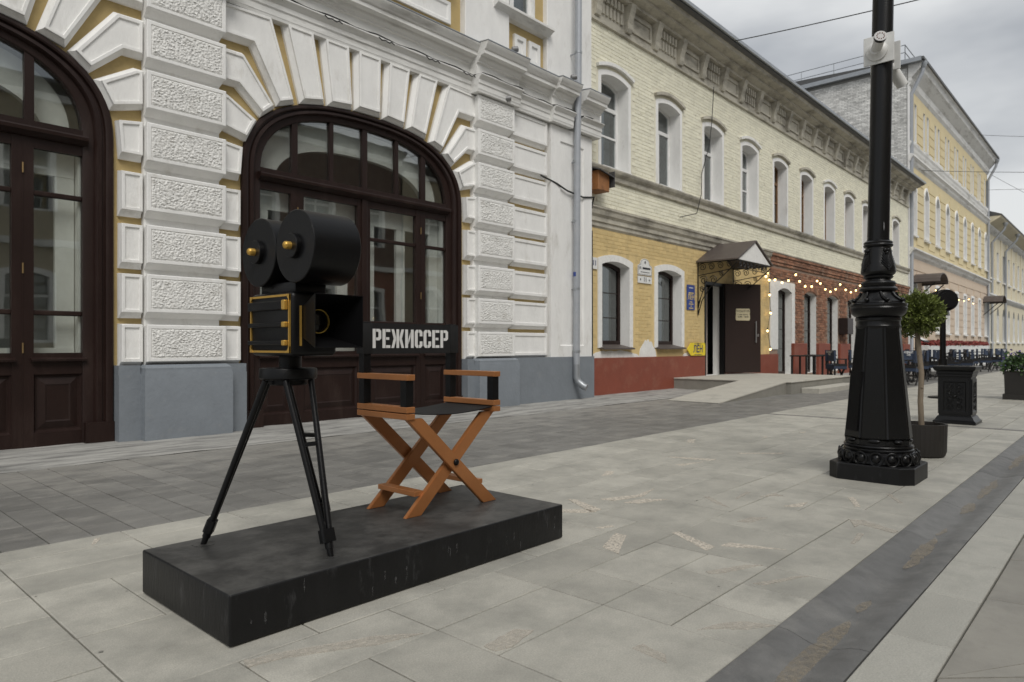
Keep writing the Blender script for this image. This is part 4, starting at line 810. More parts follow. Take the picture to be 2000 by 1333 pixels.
# ------------------------------------------------------------------ far cream house
b4=thing('cream_house','cream two storey house with arched ground windows beyond the tall yellow house','building',(78,8,0)); Y4=8.2; S4,E4=59.4,110
A4=[62.5+3.1*i for i in range(15)]; HU=[(c-.5,c+.5,6.1,8.3,0) for c in A4]; HG=[(c-.6,c+.6,1.3,4.0,.6) for c in A4]
for nm,z0,z1,hh in(('upper_wall',4.7,9.6,HU),('ground_wall',-.03,4.7,HG)):
    w,r=wall_holes(S4,E4,z0,z1,Y4,hh,.25); w.build(nm,CREAM4,b4); r.build('reveal',WHITE,b4)
    for (xa,xb,za,zb,rise) in hh:
        m=MB(); m.box(xa,xb,Y4+.2,Y4+.24,za,za+.1); m.box((xa+xb)/2-.05,(xa+xb)/2+.05,Y4+.201,Y4+.239,za,zb-rise*.2); m.box(xa,xb,Y4+.202,Y4+.238,za+(zb-za)*.6,za+(zb-za)*.6+.08)
        f=m.build('window',PVC,b4); g=MB(); g.box(xa,xb,Y4+.22,Y4+.226,za,zb); sub('pane',g,GLASSD,f)
        m=MB(); m.box(xa-.2,xb+.2,Y4-.12,Y4,za-.12,za); m.build('sill',STONEW,b4)
for X in[60.2]+[c+1.55 for c in A4]:
    m=MB(); m.box(X-.3,X+.3,Y4-.06,Y4,4.9,9.5); m.build('pilaster',CREAM4,b4)
for z,p in((4.6,.25),(9.5,.3)):
    m=MB(); m.prismx([(Y4,z-.15),(Y4-p*.6,z),(Y4-p,z+.15),(Y4-p,z+.25),(Y4,z+.35)],S4,E4); m.build('string_course',STONEW,b4)
m=MB(); m.prismx([(Y4,9.6),(Y4-.9,10.15),(Y4-1.0,10.3),(14,13),(20,10.3),(20,9.6)],S4+.02,E4); m.build('roof',CREAM4,b4)
m=MB(); m.prismx([(Y4-1.02,10.27),(Y4-1.02,10.36),(14,13.1),(20,10.4),(20,10.3)],S4,E4+.2); m.build('roof_sheet',ROOFM,b4)
m=MB(); m.box(S4+.05,S4+.3,Y4+.01,19,-.03,9.6); m.build('side_wall',CREAM4,b4)
downpipe(62.0,8.0,9.9,Y4,'grey downpipe with long slanting neck on the cream house',7.3); downpipe(69.0,8.0,9.9,Y4,'second grey downpipe along the cream house front',7.3)
# ------------------------------------------------------------------ houses across the street (seen in the glass)
def opposite(name,label,x0,x1,H,mt,wins,m2=None):
    Y=-7.4; t=thing(name,label,'building',((x0+x1)/2,Y,0))
    hs={}
    for (c,w_,za,zb,rise) in wins: hs.setdefault(round(za),[]).append((c-w_/2,c+w_/2,za,zb,rise))
    ks=sorted(hs); zz=-.03
    for i,k in enumerate(ks):
        zt=H if i==len(ks)-1 else (max(h[3] for h in hs[k])+min(h[2] for h in hs[ks[i+1]]))/2
        w,r=wall_holes(x0,x1,zz,zt,Y,hs[k],.25,-1); w.build('wall',mt if i or not m2 else m2,t); r.build('reveal',WHITE,t); zz=zt
        for (xa,xb,za,zb,rise) in hs[k]:
            surround(xa,xb,za,zb,rise,.16,Y,-.05).build('surround',WHITE,t)
            m=MB(); m.box(xa,xb,Y-.2,Y-.16,za,za+.08); m.box((xa+xb)/2-.04,(xa+xb)/2+.04,Y-.199,Y-.161,za,zb-rise*.3); m.box(xa,xb,Y-.198,Y-.162,za+(zb-za)*.65,za+(zb-za)*.65+.07)
            f=m.build('window',PVC,t); g=MB(); g.box(xa,xb,Y-.19,Y-.184,za,zb-.03); sub('pane',g,GLASSD,f)
        m=MB(); m.box(x0,x1,Y,Y+.15,zt-.12,zt+.08); m.build('string_course',STONEW,t)
    m=MB(); m.prismx([(Y,H),(Y+.5,H+.3),(Y+.5,H+.4),(Y-6,H+2.4),(Y-12,H)],x0,x1); m.build('roof',ROOFM,t)
    m=MB(); m.box(x0,x1,Y-1.6,Y-1.4,-.03,H); m.box(x0,x0+.2,Y-1.5,Y-.01,-.03,H); m.box(x1-.2,x1,Y-1.5,Y-.01,-.03,H); m.build('back_wall',DARKIN,t)
opposite('ochre_house_opposite','ochre house across the street facing the arcaded building',-8,10.6,8.2,OPB,[(c,1.1,za,zb,.1) for c in(-6,-3.2,-.4,2.4,5.2,8.0) for za,zb in((1.1,3.1),(4.9,6.8))])
opposite('brown_house_opposite','brown house with red brick ground floor across the street',10.7,18.6,8.8,OPW,[(c,1.15,za,zb,.1) for c in(12.2,14.6,17.0) for za,zb in((1.1,3.3),(5.1,7.2))],OPR)
opposite('beige_house_opposite','beige house with arched windows across the street',18.7,34,8.4,OPB,[(c,1.3,za,zb,.5) for c in(20.3,23,25.7,28.4,31.1) for za,zb in((1.1,3.5),(5.0,7.2))])
# ------------------------------------------------------------------ black plinth
ph=thing('display_plinth','low black rectangular plinth carrying the film camera and chair','plinth',(1.94,2.6,0))
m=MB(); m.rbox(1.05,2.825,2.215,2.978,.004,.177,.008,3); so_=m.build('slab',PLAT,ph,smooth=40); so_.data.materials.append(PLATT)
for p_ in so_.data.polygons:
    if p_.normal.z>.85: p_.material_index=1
for x0,y0,r_ in((1.251,2.874,.045),(1.515,2.338,.03),(1.803,2.827,.03)):
    m=MB(); n=22; P=[(x0+r_*(1+.25*noise.noise(Vector((i,x0,0))))*math.cos(2*math.pi*i/n),y0+r_*(1+.25*noise.noise(Vector((i,x0,4))))*math.sin(2*math.pi*i/n)) for i in range(n)]
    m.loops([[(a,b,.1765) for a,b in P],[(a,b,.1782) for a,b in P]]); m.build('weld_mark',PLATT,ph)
rs=random.Random(21)
for i in range(26):
    side=i%3; l,w_=(rs.uniform(.01,.04),rs.uniform(.003,.008)) if i%3==0 else (rs.uniform(.002,.005),rs.uniform(.008,.03)); n=14; u0,v0=(rs.uniform(1.1,2.75),rs.uniform(2.26,2.92)) if side==0 else (rs.uniform(1.12,2.76),rs.uniform(.03,.15))
    P=[(u0+l*math.cos(2*math.pi*q/n)*(1+.5*noise.noise(Vector((q,i,0)))),v0+w_*math.sin(2*math.pi*q/n)*(1+.5*noise.noise(Vector((q,i,5))))) for q in range(n)]
    m=MB()
    if side==0: m.add([(a,b,.1776) for a,b in P],[tuple(range(n))])
    else: m.add([(a,2.2144,b) for a,b in P],[tuple(range(n))])
    m.build('scuff_mark',SCUFFA,ph)
# ------------------------------------------------------------------ film camera sculpture
fc=thing('film_camera','black film camera sculpture with two reels and gold trim on a tripod','film camera',(1.525,2.68,.177))
hc=Vector((1.525,2.675,.0)); feet=[Vector((1.251,2.874,.177)),Vector((1.515,2.338,.177)),Vector((1.803,2.827,.177))]
for ft in feet:
    d=(ft-hc); d.z=0; d.normalize(); pr=Vector((-d.y,d.x,0)); top=hc+d*.085+Vector((0,0,.855)); low=ft+(top-ft)*.105
    ax=(top-ft).normalized()
    m=MB()
    for s_ in(-1,1): m.tube([top+pr*s_*.058,low+pr*s_*.0115+ax*.0],.0125,14)
    lg=m.build('tripod_leg',BLACKM,fc,smooth=40)
    m=MB(); mid=top+(low-top)*.42; wd=.058+(.0115-.058)*.42; m.bar(mid+pr*wd,mid-pr*wd,.016,.014,ax); sub('crossbar',m,BLACKM,lg)
    mid=top+(low-top)*.28; wd=.058+(.0115-.058)*.28
    m=MB(); b_=low; rr_=[]
    for q_,z_ in((-.022,0),(.03,1)):
        p=b_+ax*q_; u=pr; v=ax.cross(pr)
        rr_.append([tuple(p+u*(.030 if abs(a)>.5 else .026)*a*1.0+v*.019*c) for a,c in((-1,-.6),(-.8,-1),(.8,-1),(1,-.6),(1,.6),(.8,1),(-.8,1),(-1,.6))])
    m.loops(rr_); sub('clamp',m,BLACKM,lg)
    m=MB(); m.tube([b_-ax*.02,b_-ax*.045],.0165,12); m.tube([b_-ax*.045,ft-ax*.004],.0135,12,.011); sub('foot',m,BLACKM,lg,40)
m=MB(); m.lathe([(.10,.858),(.113,.860),(.118,.865),(.118,.900),(.115,.906),(.06,.908),(.06,.907)],hc.x,hc.y,48); m.lathe([(.075,.835),(.08,.84),(.08,.86)],hc.x,hc.y,40); m.build('tripod_head',BLACKM,fc,smooth=35)
m=MB(); m.lathe([(.046,.90),(.046,.965)],hc.x,2.66,32); m.build('neck',BLACKM,fc,smooth=35)
m=MB(); m.rbox(1.42,1.632,2.468,2.806,.958,1.218,.022,4); bd=m.build('camera_body',BLACKM,fc,smooth=40)
# gold trim and straps on the side that faces the tripod leg
m=MB(); X=1.4185; fr=[(2.478,.972),(2.796,.972),(2.796,1.206),(2.478,1.206)]
fr2=offset_poly(fr,-.0085); m.loops([[(X+.004,a,b) for a,b in fr],[(X-.003,a,b) for a,b in fr],[(X-.003,a,b) for a,b in fr2],[(X+.004,a,b) for a,b in fr2]],cap0=False,cap1=False)
for (a,b),sx,sz in zip(fr,(1,-1,-1,1),(1,1,-1,-1)): m.loops([[(X+.003,a,b),(X+.003,a+sx*.026,b),(X+.003,a,b+sz*.026)],[(X-.0045,a,b),(X-.0045,a+sx*.026,b),(X-.0045,a,b+sz*.026)]])
sub('gold_trim',m,GOLD,bd)
for z,h in((1.163,.036),(1.085,.018),(1.012,.018)):
    m=MB(); m.rbox(1.405,1.422,2.492,2.80,z-h/2,z+h/2,.003,1); sub('strap',m,BLACKM,bd)
    m=MB(); m.rbox(1.400,1.42,2.491,2.515,z-h/2-.002,z+h/2+.002,.004,2); sub('buckle',m,GOLD,bd)
m=MB(); m.box(1.455,1.462,2.462,2.47,1.0,1.16); sub('gold_strip',m,GOLD,bd)
m=MB(); m.rbox(1.455,1.60,2.50,2.78,1.20,1.262,.01,2); m.build('reel_mount',BLACKM,fc,smooth=40)
for (yc,zc) in((2.738,1.392),(2.449,1.392)):
    m=MB(); n=64; r_=.1435; ring=lambda x,r:[(x,yc+r*math.cos(2*math.pi*i/n),zc+r*math.sin(2*math.pi*i/n)) for i in range(n)]
    m.loops([ring(1.4225,r_-.003),ring(1.4255,r_),ring(1.632,r_),ring(1.635,r_-.003)]); rl=m.build('reel',BLACKM,fc,smooth=30)
    m=MB(); m.loops([ring(1.424,.049),ring(1.405,.049),ring(1.403,.047)]); sub('hub',m,BLACKM,rl,30)
    m=MB(); m.loops([ring(1.405,.0155),ring(1.386,.0155),ring(1.379,.0135),ring(1.375,.009)]); sub('knob',m,GOLD,rl,50)
m=MB(); hy0,hy1=2.47,2.30
a=[(1.468,1.035),(1.587,1.035),(1.587,1.155),(1.468,1.155)]; b=[(1.421,.992),(1.639,.992),(1.639,1.200),(1.421,1.200)]; bi=offset_poly(b,-.003); ai=offset_poly(a,-.003)
m.loops([[(x,hy0,z) for x,z in a],[(x,hy1,z) for x,z in b],[(x,hy1,z) for x,z in bi],[(x,hy0-.004,z) for x,z in ai]],cap0=False,cap1=True)
mb=m.build('matte_box',BLACKM,fc)
m=MB(); bi2=offset_poly(b,-.0032); ai2=offset_poly(a,-.0032); m.loops([[(x,hy1+.0006,z) for x,z in bi2],[(x,hy0-.006,z) for x,z in ai2]],cap0=False); sub('lining',m,BLACKD,mb)
m=MB(); n=48; cx_,cz_=1.531,1.099; ring=lambda y,r:[(cx_+r*math.cos(2*math.pi*i/n),y,cz_+r*math.sin(2*math.pi*i/n)) for i in range(n)]
m.loops([ring(2.462,.0485),ring(2.448,.0485),ring(2.448,.0455),ring(2.455,.0455)],cap0=False,cap1=False); sub('lens_ring',m,mat('gold_ring_enamel',(.80,.55,.12),.5,.05,10),mb,40)
m=MB(); m.loops([ring(2.463,.0455),ring(2.457,.0455),ring(2.452,.03),ring(2.450,.01)]); sub('lens',m,LENSG,mb,60)
# ------------------------------------------------------------------ director's chair
LET={'Р':[[(0,0),(.19,0),(.19,1),(0,1)],[(.23,1),(.44,1),(.56,.9),(.56,.5),(.44,.4),(.23,.4),(.23,.55),(.35,.55),(.38,.58),(.38,.82),(.35,.85),(.23,.85)]],
'Е':[[(0,0),(.2,0),(.2,1),(0,1)],[(.24,.85),(.52,.85),(.52,1),(.24,1)],[(.24,.43),(.45,.43),(.45,.57),(.24,.57)],[(.24,0),(.52,0),(.52,.15),(.24,.15)]],
'Ж':[[(.34,0),(.52,0),(.52,1),(.34,1)],[(0,1),(.17,1),(.31,.58),(.31,.42),(.17,0),(0,0),(.15,.5)],[(.86,1),(.69,1),(.55,.58),(.55,.42),(.69,0),(.86,0),(.71,.5)]],
'И':[[(0,0),(.19,0),(.19,1),(0,1)],[(.40,0),(.59,0),(.59,1),(.40,1)],[(.225,.2),(.225,.45),(.365,.85),(.365,.6)]],
'С':[[(.25,1),(.11,1),(0,.88),(0,.12),(.11,0),(.25,0),(.25,.15),(.2,.18),(.2,.82),(.25,.85)],[(.29,1),(.42,1),(.54,.88),(.54,.64),(.35,.64),(.35,.82),(.29,.85)],[(.29,0),(.42,0),(.54,.12),(.54,.36),(.35,.36),(.35,.18),(.29,.15)]]}
def chair_geo(par,Mw,Mf,Mp,S=1.0,ox=0,oy=0,oz=0,simple=False):
    """director's chair facing -Y, feet on z=oz, centre (ox,oy)"""
    T=lambda x,y,z:(ox+x*S,oy+y*S,oz+z*S)
    def bx(mb,x0,x1,y0,y1,z0,z1,b=.003):
        a=T(x0,y0,z0); c=T(x1,y1,z1)
        if simple: mb.box(a[0],c[0],a[1],c[1],a[2],c[2])
        else: mb.rbox(a[0],c[0],a[1],c[1],a[2],c[2],b*S,2)
    hw=.319; w=.05
    for s in(-1,1):
        xa,xb=(-hw,-hw+w) if s<0 else(hw-w,hw)
        for nm,z0,z1 in(('armrest',.659,.687),('upper_rail',.505,.534),('lower_rail',.473,.501)):
            m=MB(); bx(m,xa,xb,-.20,.20,z0,z1); m.build(nm,Mw,par)
        m=MB(); bx(m,xa+.003,xb-.003,-.19,-.145,.53,.662,.002); m.build('front_post',Mp,par)
        m=MB(); bx(m,xa+.003,xb-.003,.145,.187,.53,.945,.002); m.build('back_post',Mp,par)
        for y,k in((-.165,1),(.155,1)):
            # one leg of the X: foot on side s, head on the other side
            yy=y+(.014 if s>0 else -.014)*(1 if y<0 else -1)*(-1)
            m=MB(); p0=T(s*.262,yy,-.012); p1=T(-s*.275,yy,.485)
            P0=Vector(p0); P1=Vector(p1); d=(P1-P0).normalized(); a=Vector((d.z,0,-d.x)); wv=.033*S
            hx=wv/abs(d.z)     # cut level with the ground
            z0,z1=T(0,0,0)[2],T(0,0,.475)[2]
            X=lambda z:P0.x+(P1.x-P0.x)*(z-P0.z)/(P1.z-P0.z)
            t=.012*S
            poly=[(X(z0)-hx,z0),(X(z0)+hx,z0),(X(z1)+hx,z1),(X(z1)-hx,z1)]
            if simple: m.prism(poly,P0.y-t,P0.y+t)
            else:
                bm=bmesh.new(); va=[bm.verts.new((a_,P0.y-t,b_)) for a_,b_ in poly]; vb=[bm.verts.new((a_,P0.y+t,b_)) for a_,b_ in poly]; bm.faces.new(va); bm.faces.new(vb[::-1])
                for i_ in range(4): bm.faces.new((va[i_],vb[i_],vb[(i_+1)%4],va[(i_+1)%4]))
                bmesh.ops.recalc_face_normals(bm,faces=bm.faces[:]); bmesh.ops.bevel(bm,geom=bm.edges[:],offset=.0025,segments=2,affect='EDGES'); m.addbm(bm)
            m.build('leg',Mw,par)
        m=MB(); bx(m,s*.205-.028 if s<0 else s*.205-.028,s*.205+.028,-.15,.14,.093,.117,.002); m.build('stretcher',Mw,par)
    for y in(-.196,.182):
        m=MB(); c=T(0,y,.238); m.sphere(c,.017*S,(1,.6,1),12,8); m.build('pivot_bolt',Mp,par,smooth=60)
    m=MB(); n=12; rows=[]
    for j in range(5):
        y=-.185+.37*j/4; rows.append([T(-hw+w*.6+(2*hw-1.2*w)*i/n,y,.503-.020*math.sin(math.pi*i/n)*(1 if not simple else 1.5)) for i in range(n+1)])
    m.loops(rows,close=False,cap0=False,cap1=False); lo=[[(a,b,c-.004*S) for a,b,c in r] for r in rows]; m.loops(lo,close=False,cap0=False,cap1=False); m.build('seat',Mf,par,smooth=60)
    m=MB(); n=14; L0=[];L1=[]
    for i in range(n+1):
        x=-hw-.006+(2*hw+.012)*i/n; y=.138+.016*math.sin(math.pi*i/n)*(1 if simple else .5); L0.append((x,y)); L1.append((x,y+.006))
    for xe in(-1,1): pass
    zz_=(.61,.65,.92,.940) if simple else (.782,.80,.92,.940)
    rings=[[T(x,y,z) for x,y in L0]+[T(x,y,z) for x,y in L1[::-1]] for z in zz_]
    m.loops(rings); 
    for s in(-1,1):
        xa,xb=(-hw-.008,-hw+w+.002) if s<0 else(hw-w-.002,hw+.008); bx(m,xa,xb,.137,.195,zz_[0]+.001,.939,.004)
    bk=m.build('backrest',Mf,par,smooth=40)
    if simple:
        m=MB(); bx(m,-.30,.30,-.196,-.188,.36,.50); bx(m,-.30,.30,.186,.194,.36,.50); bx(m,-.312,-.304,-.19,.19,.38,.50); bx(m,.304,.312,-.19,.19,.38,.50); m.build('seat_valance',Mf,par)
    return T,bk
dc=thing('directors_chair','copper orange framed folding chair with black canvas back and white stencil lettering','chair',(2.375,2.735,.177))
T,bk=chair_geo(dc,COPPER,FABRIC,BLACKM,1.0,2.372,2.735,.177)
word='РЕЖИССЕР'; wid={'Р':.56,'Е':.52,'Ж':.86,'И':.59,'С':.54}; gap=.085; tot=sum(wid[c] for c in word)+gap*7
sx=.515/tot; x=-.2575-.008; hh=.098
for ch in word:
    m=MB()
    for Pp in LET[ch]:
        q=[]
        for u,v in Pp:
            X=x+u*sx; t=(X+.325)/.65; yb=.138+.008*math.sin(math.pi*min(max(t,0),1)); q.append((X,yb,.812+v*hh))
        m.loops([[T(X,y-.0012,z) for X,y,z in q],[T(X,y+.004,z) for X,y,z in q]])
    m.build('stencil_letter',LETTER,dc); x+=(wid[ch]+gap)*sx
# ------------------------------------------------------------------ lamp post
LX,LY=5.775,1.475
lp=thing('lamp_post','ornate black cast iron lamp post on an octagonal block','lamp post',(LX,LY,0))
h_=.305; c_=.085; O8=[(-h_+c_,-h_),(h_-c_,-h_),(h_,-h_+c_),(h_,h_-c_),(h_-c_,h_),(-h_+c_,h_),(-h_,h_-c_),(-h_,-h_+c_)]
O8=[(LX+a*.93,LY+b*.95) for a,b in O8]; O8i=offset_poly(O8,-.006)
m=MB(); m.loops([[(a,b,.0) for a,b in O8],[(a,b,.116) for a,b in O8],[(a,b,.122) for a,b in O8i]]); m.build('base_block',PLAT,lp)
m=MB(); m.lathe([(.20,.118),(.262,.122),(.272,.135),(.262,.19),(.235,.212),(.225,.214)],LX,LY,64); m.build('base_moulding',BLACK,lp,smooth=35)
for i in range(16):
    t=2*math.pi*(i+.5)/16; c0=Vector((LX+.247*math.cos(t),LY+.247*math.sin(t),.168)); m=MB(); rm=Matrix.Translation(c0)@Matrix.Rotation(t,4,'Z')
    bm=bmesh.new(); bmesh.ops.create_uvsphere(bm,u_segments=14,v_segments=10,radius=1)
    for v in bm.verts: v.co=Vector((v.co.x*.038,v.co.y*.036,v.co.z*.041))
    m.addbm(bm,rm)
    ringp=[rm@Vector((.022,.046*math.cos(a),.048*math.sin(a))) for a in[2*math.pi*k/16 for k in range(17)]]; m.tube(ringp,.0065,6); m.build('egg_ornament',BLACK,lp,smooth=50)
m=MB(); m.lathe([(.225,.205),(.238,.215),(.24,.226),(.232,.234),(.236,.240),(.240,.248),(.236,.258),(.222,.262),(.222,.275)],LX,LY,64); m.build('ring_moulding',BLACK,lp,smooth=35)
m=MB(); ls=[]; k8=8; off=math.pi/8+R(6)
for r_,z in((.222,.265),(.223,.30),(.226,.315),(.150,1.12),(.152,1.145)):
    ls.append([(LX+r_/math.cos(math.pi/8)*.975*math.cos(off+2*math.pi*i/8),LY+r_/math.cos(math.pi/8)*.975*math.sin(off+2*math.pi*i/8),z) for i in range(8)])
bm=bmesh.new(); vs=[[bm.verts.new(p) for p in l] for l in ls]
for a,b in zip(vs,vs[1:]):
    for i in range(8): bm.faces.new((a[i],a[(i+1)%8],b[(i+1)%8],b[i]))
ve=[e for e in bm.edges if abs(e.verts[0].co.z-e.verts[1].co.z)>.02]; bmesh.ops.bevel(bm,geom=ve,offset=.012,segments=3,affect='EDGES')
m.addbm(bm); m.build('octagonal_shaft',BLACK,lp,smooth=25)
for i in range(8):     # shallow scallops at the foot of each flute
    t=off+2*math.pi*(i+.5)/8; m=MB(); m.sphere((LX+.212*math.cos(t),LY+.212*math.sin(t),.293),.06,(.22+.6*abs(math.sin(t)),.22+.6*abs(math.cos(t)),.28),14,8); m.build('scallop',BLACK,lp,smooth=50)
t=R(205); pm=Matrix.Translation((LX,LY,0))@Matrix.Rotation(off+2*math.pi*2.5/8,4,'Z')
m=MB(); bm=bmesh.new(); bmesh.ops.create_cube(bm,size=1)
for v in bm.verts:
    z=.36+(v.co.z+.5)*.45; r_=.226-(z-.315)*.0944; v.co=Vector((r_-.004+v.co.x*.02,v.co.y*.135,z))
bmesh.ops.bevel(bm,geom=bm.edges[:],offset=.003,segments=2,affect='EDGES'); m.addbm(bm,pm); m.build('service_hatch',BLACK,lp)
m=MB(); m.lathe([(.14,1.12),(.152,1.135),(.156,1.15),(.150,1.165),(.150,1.185),(.158,1.195),(.158,1.21),(.152,1.218),(.165,1.225),(.185,1.245),(.193,1.27),(.197,1.285),(.193,1.295),(.199,1.305),(.197,1.318),(.175,1.325),(.172,1.335),(.15,1.352),(.125,1.38),(.112,1.405),(.108,1.412),(.128,1.42),(.133,1.432),(.124,1.444),(.112,1.452),(.118,1.462),(.121,1.476),(.112,1.490),(.088,1.497),(.085,1.506),(.10,1.517),(.104,1.527),(.098,1.535),(.112,1.545),(.1215,1.562),(.119,1.59),(.109,1.63),(.098,1.68),(.090,1.73),(.087,1.748),(.099,1.755),(.103,1.766),(.097,1.776),(.101,1.786),(.092,1.796),(.079,1.80),(.079,1.81)],LX,LY,56); m.build('capital',BLACK,lp,smooth=32)
for i in range(8):
    t=R(22)+2*math.pi*i/8; ct,st=math.cos(t),math.sin(t)
    m=MB(); m.tube([(LX+r_*math.cos(t+dt),LY+r_*math.sin(t+dt),z) for r_,z,dt in((.118,1.405,.0),(.135,1.375,.05),(.162,1.35,.13),(.178,1.345,.2))],.010,8); m.sphere((LX+.176*math.cos(t+.2),LY+.176*math.sin(t+.2),1.345),.019,(1,1,.8)); m.build('scroll_petal',BLACK,lp,smooth=50)
for i in range(4):
    t=R(-40)+2*math.pi*i/4; m=MB()
    for k in range(5):
        for s_ in(-1,1):
            z0=1.575+.018*k; P=[]
            for q in range(6):
                u=q/5; z=z0+.055*u; r_=.121-(z-1.562)*.21 if z>1.562 else .1215; P.append((LX+(r_+.004)*math.cos(t+s_*(.02+.42*u*(1-.1*k))),LY+(r_+.004)*math.sin(t+s_*(.02+.42*u*(1-.1*k))),z))
            m.tube(P,.0065,6)
    m.tube([(LX+(.124-(z-1.562)*.21)*math.cos(t),LY+(.124-(z-1.562)*.21)*math.sin(t),z) for z in(1.565,1.60,1.65,1.69)],.006,6)
    for s_ in(-1,1): m.sphere((LX+.094*math.cos(t+s_*.13),LY+.094*math.sin(t+s_*.13),1.722),.014)
    m.sphere((LX+.099*math.cos(t),LY+.099*math.sin(t),1.70),.012); m.build('palm_leaf',BLACK,lp,smooth=50)
ld=Vector((.6734,-.7393,0))*.0205; top=Vector((LX,LY,1.8))+Vector((ld.x,ld.y,1))*3.6
m=MB(); m.tube([(LX,LY,1.79),tuple(top)],.0765,28,.069); pole=m.build('pole',BLACK,lp,smooth=40)
m=MB(); m.lathe([(.075,0),(.10,.02),(.10,.05),(.06,.08),(.16,.14),(.20,.5),(.10,.62),(.02,.72)],top.x,top.y,20); m.v=[(a,b,c+top.z-.02) for a,b,c in m.v]; m.build('lantern',BLACK,lp,smooth=35)
m=MB(); P=Vector((LX,LY,1.8))+ld*.15; m.sphere((P.x-.078*.74-.004,P.y-.078*.67,1.90),.013,(.35,.35,2.6)); m.build('chipped_paint',SCUFF,lp)
# surveillance cameras
def at_pole(z): return Vector((LX,LY,1.8))+Vector((ld.x,ld.y,1))*(z-1.8)
q=at_pole(3.235)
t1=thing('security_camera','white security camera with black lens on a square plate clamped to the lamp post','camera',tuple(q))
px_=q.x-.088
m=MB(); m.rbox(px_-.006,px_+.004,q.y-.105,q.y+.105,3.13,3.345,.002,1); m.build('mount_plate',CAMW,t1)
for z in(3.16,3.31): m=MB(); m.tube([(q.x+.0765*math.cos(a)*1.03,q.y+.0765*math.sin(a)*1.03,z) for a in[2*math.pi*i/20 for i in range(21)]],.005,6); m.box(px_,q.x-.05,q.y-.07,q.y+.07,z-.012,z+.012); m.build('clamp',STEEL,t1)
yb=q.y+.01; m=MB(); n=20
def disc(x,r,cy=None,cz=None): return [(x,(yb if cy is None else cy)+r*math.cos(2*math.pi*i/n),(3.225 if cz is None else cz)+r*math.sin(2*math.pi*i/n)) for i in range(n)]
m.loops([disc(px_-.005,.075),disc(px_-.022,.074),disc(px_-.032,.05),disc(px_-.055,.035)]); m.build('swivel_base',CAMW,t1,smooth=35)
a0=Vector((px_-.03,yb,3.23)); ax_=Vector((-.62,-.30,.20)).normalized(); m=MB(); m.tube([a0,a0+ax_*.135],.037,24); m.build('camera_barrel',CAMW,t1,smooth=40)
m=MB(); m.tube([a0+ax_*.125,a0+ax_*.150],.043,24); m.build('lens_hood',LENSG,t1,smooth=40)
m=MB()
for i in range(10):
    u=ax_.orthogonal().normalized(); v=ax_.cross(u); c=a0+ax_*.151+u*.025*math.cos(2*math.pi*i/10)+v*.025*math.sin(2*math.pi*i/10); m.sphere(tuple(c),.0045,(1,1,1),8,6)
m.build('infrared_ring',LENSR,t1)
t2=thing('rear_security_camera','white security camera pointing down behind the lamp post','camera',tuple(at_pole(3.15)))
px2=q.x+.09; m=MB(); m.rbox(px2-.004,px2+.006,q.y-.105,q.y+.105,3.12,3.335,.002,1); m.box(q.x+.05,px2,q.y-.05,q.y+.05,3.2,3.26); m.build('mount_plate',CAMW,t2)
m=MB(); m.tube([(px2,q.y-.02,3.16),(px2+.06,q.y-.05,3.12),(px2+.13,q.y-.09,3.03)],.042,20); m.build('camera_barrel',CAMW,t2,smooth=40)
# ------------------------------------------------------------------ potted thuja
tx,ty=7.17,1.47
pt=thing('fluted_planter','dark brown fluted round planter behind the lamp post','planter',(tx,ty,0))
m=MB(); n=72
def fl_(r,z): return [(tx+(r*(1-.018*(i%2)))*math.cos(2*math.pi*i/n),ty+(r*(1-.018*(i%2)))*math.sin(2*math.pi*i/n),z) for i in range(n)]
m.loops([fl_(.165,.0),fl_(.185,.012),fl_(.197,.05),fl_(.203,.285),fl_(.203,.295),fl_(.188,.295),fl_(.186,.25)]); m.build('pot',POT,pt,smooth=20)
m=MB(); m.lathe([(.185,.255),(.10,.266),(.03,.27)],tx,ty,28); m.build('soil',SOIL,pt)
tr=thing('topiary_tree','small ball shaped thuja tree on a bare trunk in the fluted planter','tree',(tx,ty,.265))
tp=[(tx+.0,ty+.0,.255),(tx-.008,ty+.008,.5),(tx+.0,ty,.75),(tx-.018,ty+.016,.95),(tx-.026,ty+.024,1.08),(tx-.03,ty+.028,1.2)]
m=MB(); m.tube(tp,.024,12,.019)
for z,a in((.80,1.0),(.62,4.2),(.92,2.6)): m.sphere((tx-.01+.018*math.cos(a),ty+.01+.018*math.sin(a),z),.012)
m.build('trunk',BARK,tr,smooth=60)
m=MB(); cc=Vector((tx-.035,ty+.03,1.29)); rr=random.Random(5); br=[]
for i in range(46):
    d=Vector((rr.gauss(0,1),rr.gauss(0,1),rr.gauss(.25,.8))).normalized(); s0=Vector((tx-.028,ty+.026,rr.uniform(1.03,1.22))); e=cc+Vector((d.x*.175,d.y*.175,d.z*.165))
    m.tube([tuple(s0),tuple(s0.lerp(e,.5)+Vector((0,0,.01))),tuple(e)],.0045,5,.0015)
m.build('branches',BARK,tr)
m=MB()
for i in range(8500):
    d=Vector((rr.gauss(0,1),rr.gauss(0,1),rr.gauss(0,1))).normalized(); lump=.86+.30*noise.noise(d*2.6)+.24*noise.noise(d*6+Vector((3,1,2)))
    k=rr.random()**.38; p=cc+Vector((d.x*.235,d.y*.235,d.z*(.205 if d.z>0 else .215)))*k*lump
    ax=(d*.8+Vector((rr.gauss(0,.5),rr.gauss(0,.5),rr.gauss(.25,.5)))).normalized(); sd_=ax.cross(Vector((rr.gauss(0,1),rr.gauss(0,1),rr.gauss(0,1)))).normalized(); l=rr.uniform(.018,.042); w_=rr.uniform(.003,.006)
    m.add([p-sd_*w_,p+sd_*w_,p+ax*l*.6+sd_*w_*1.3,p+ax*l,p+ax*l*.6-sd_*w_*1.3],[(0,1,2,3,4)])
m.build('crown',LEAF,tr,kind='stuff')
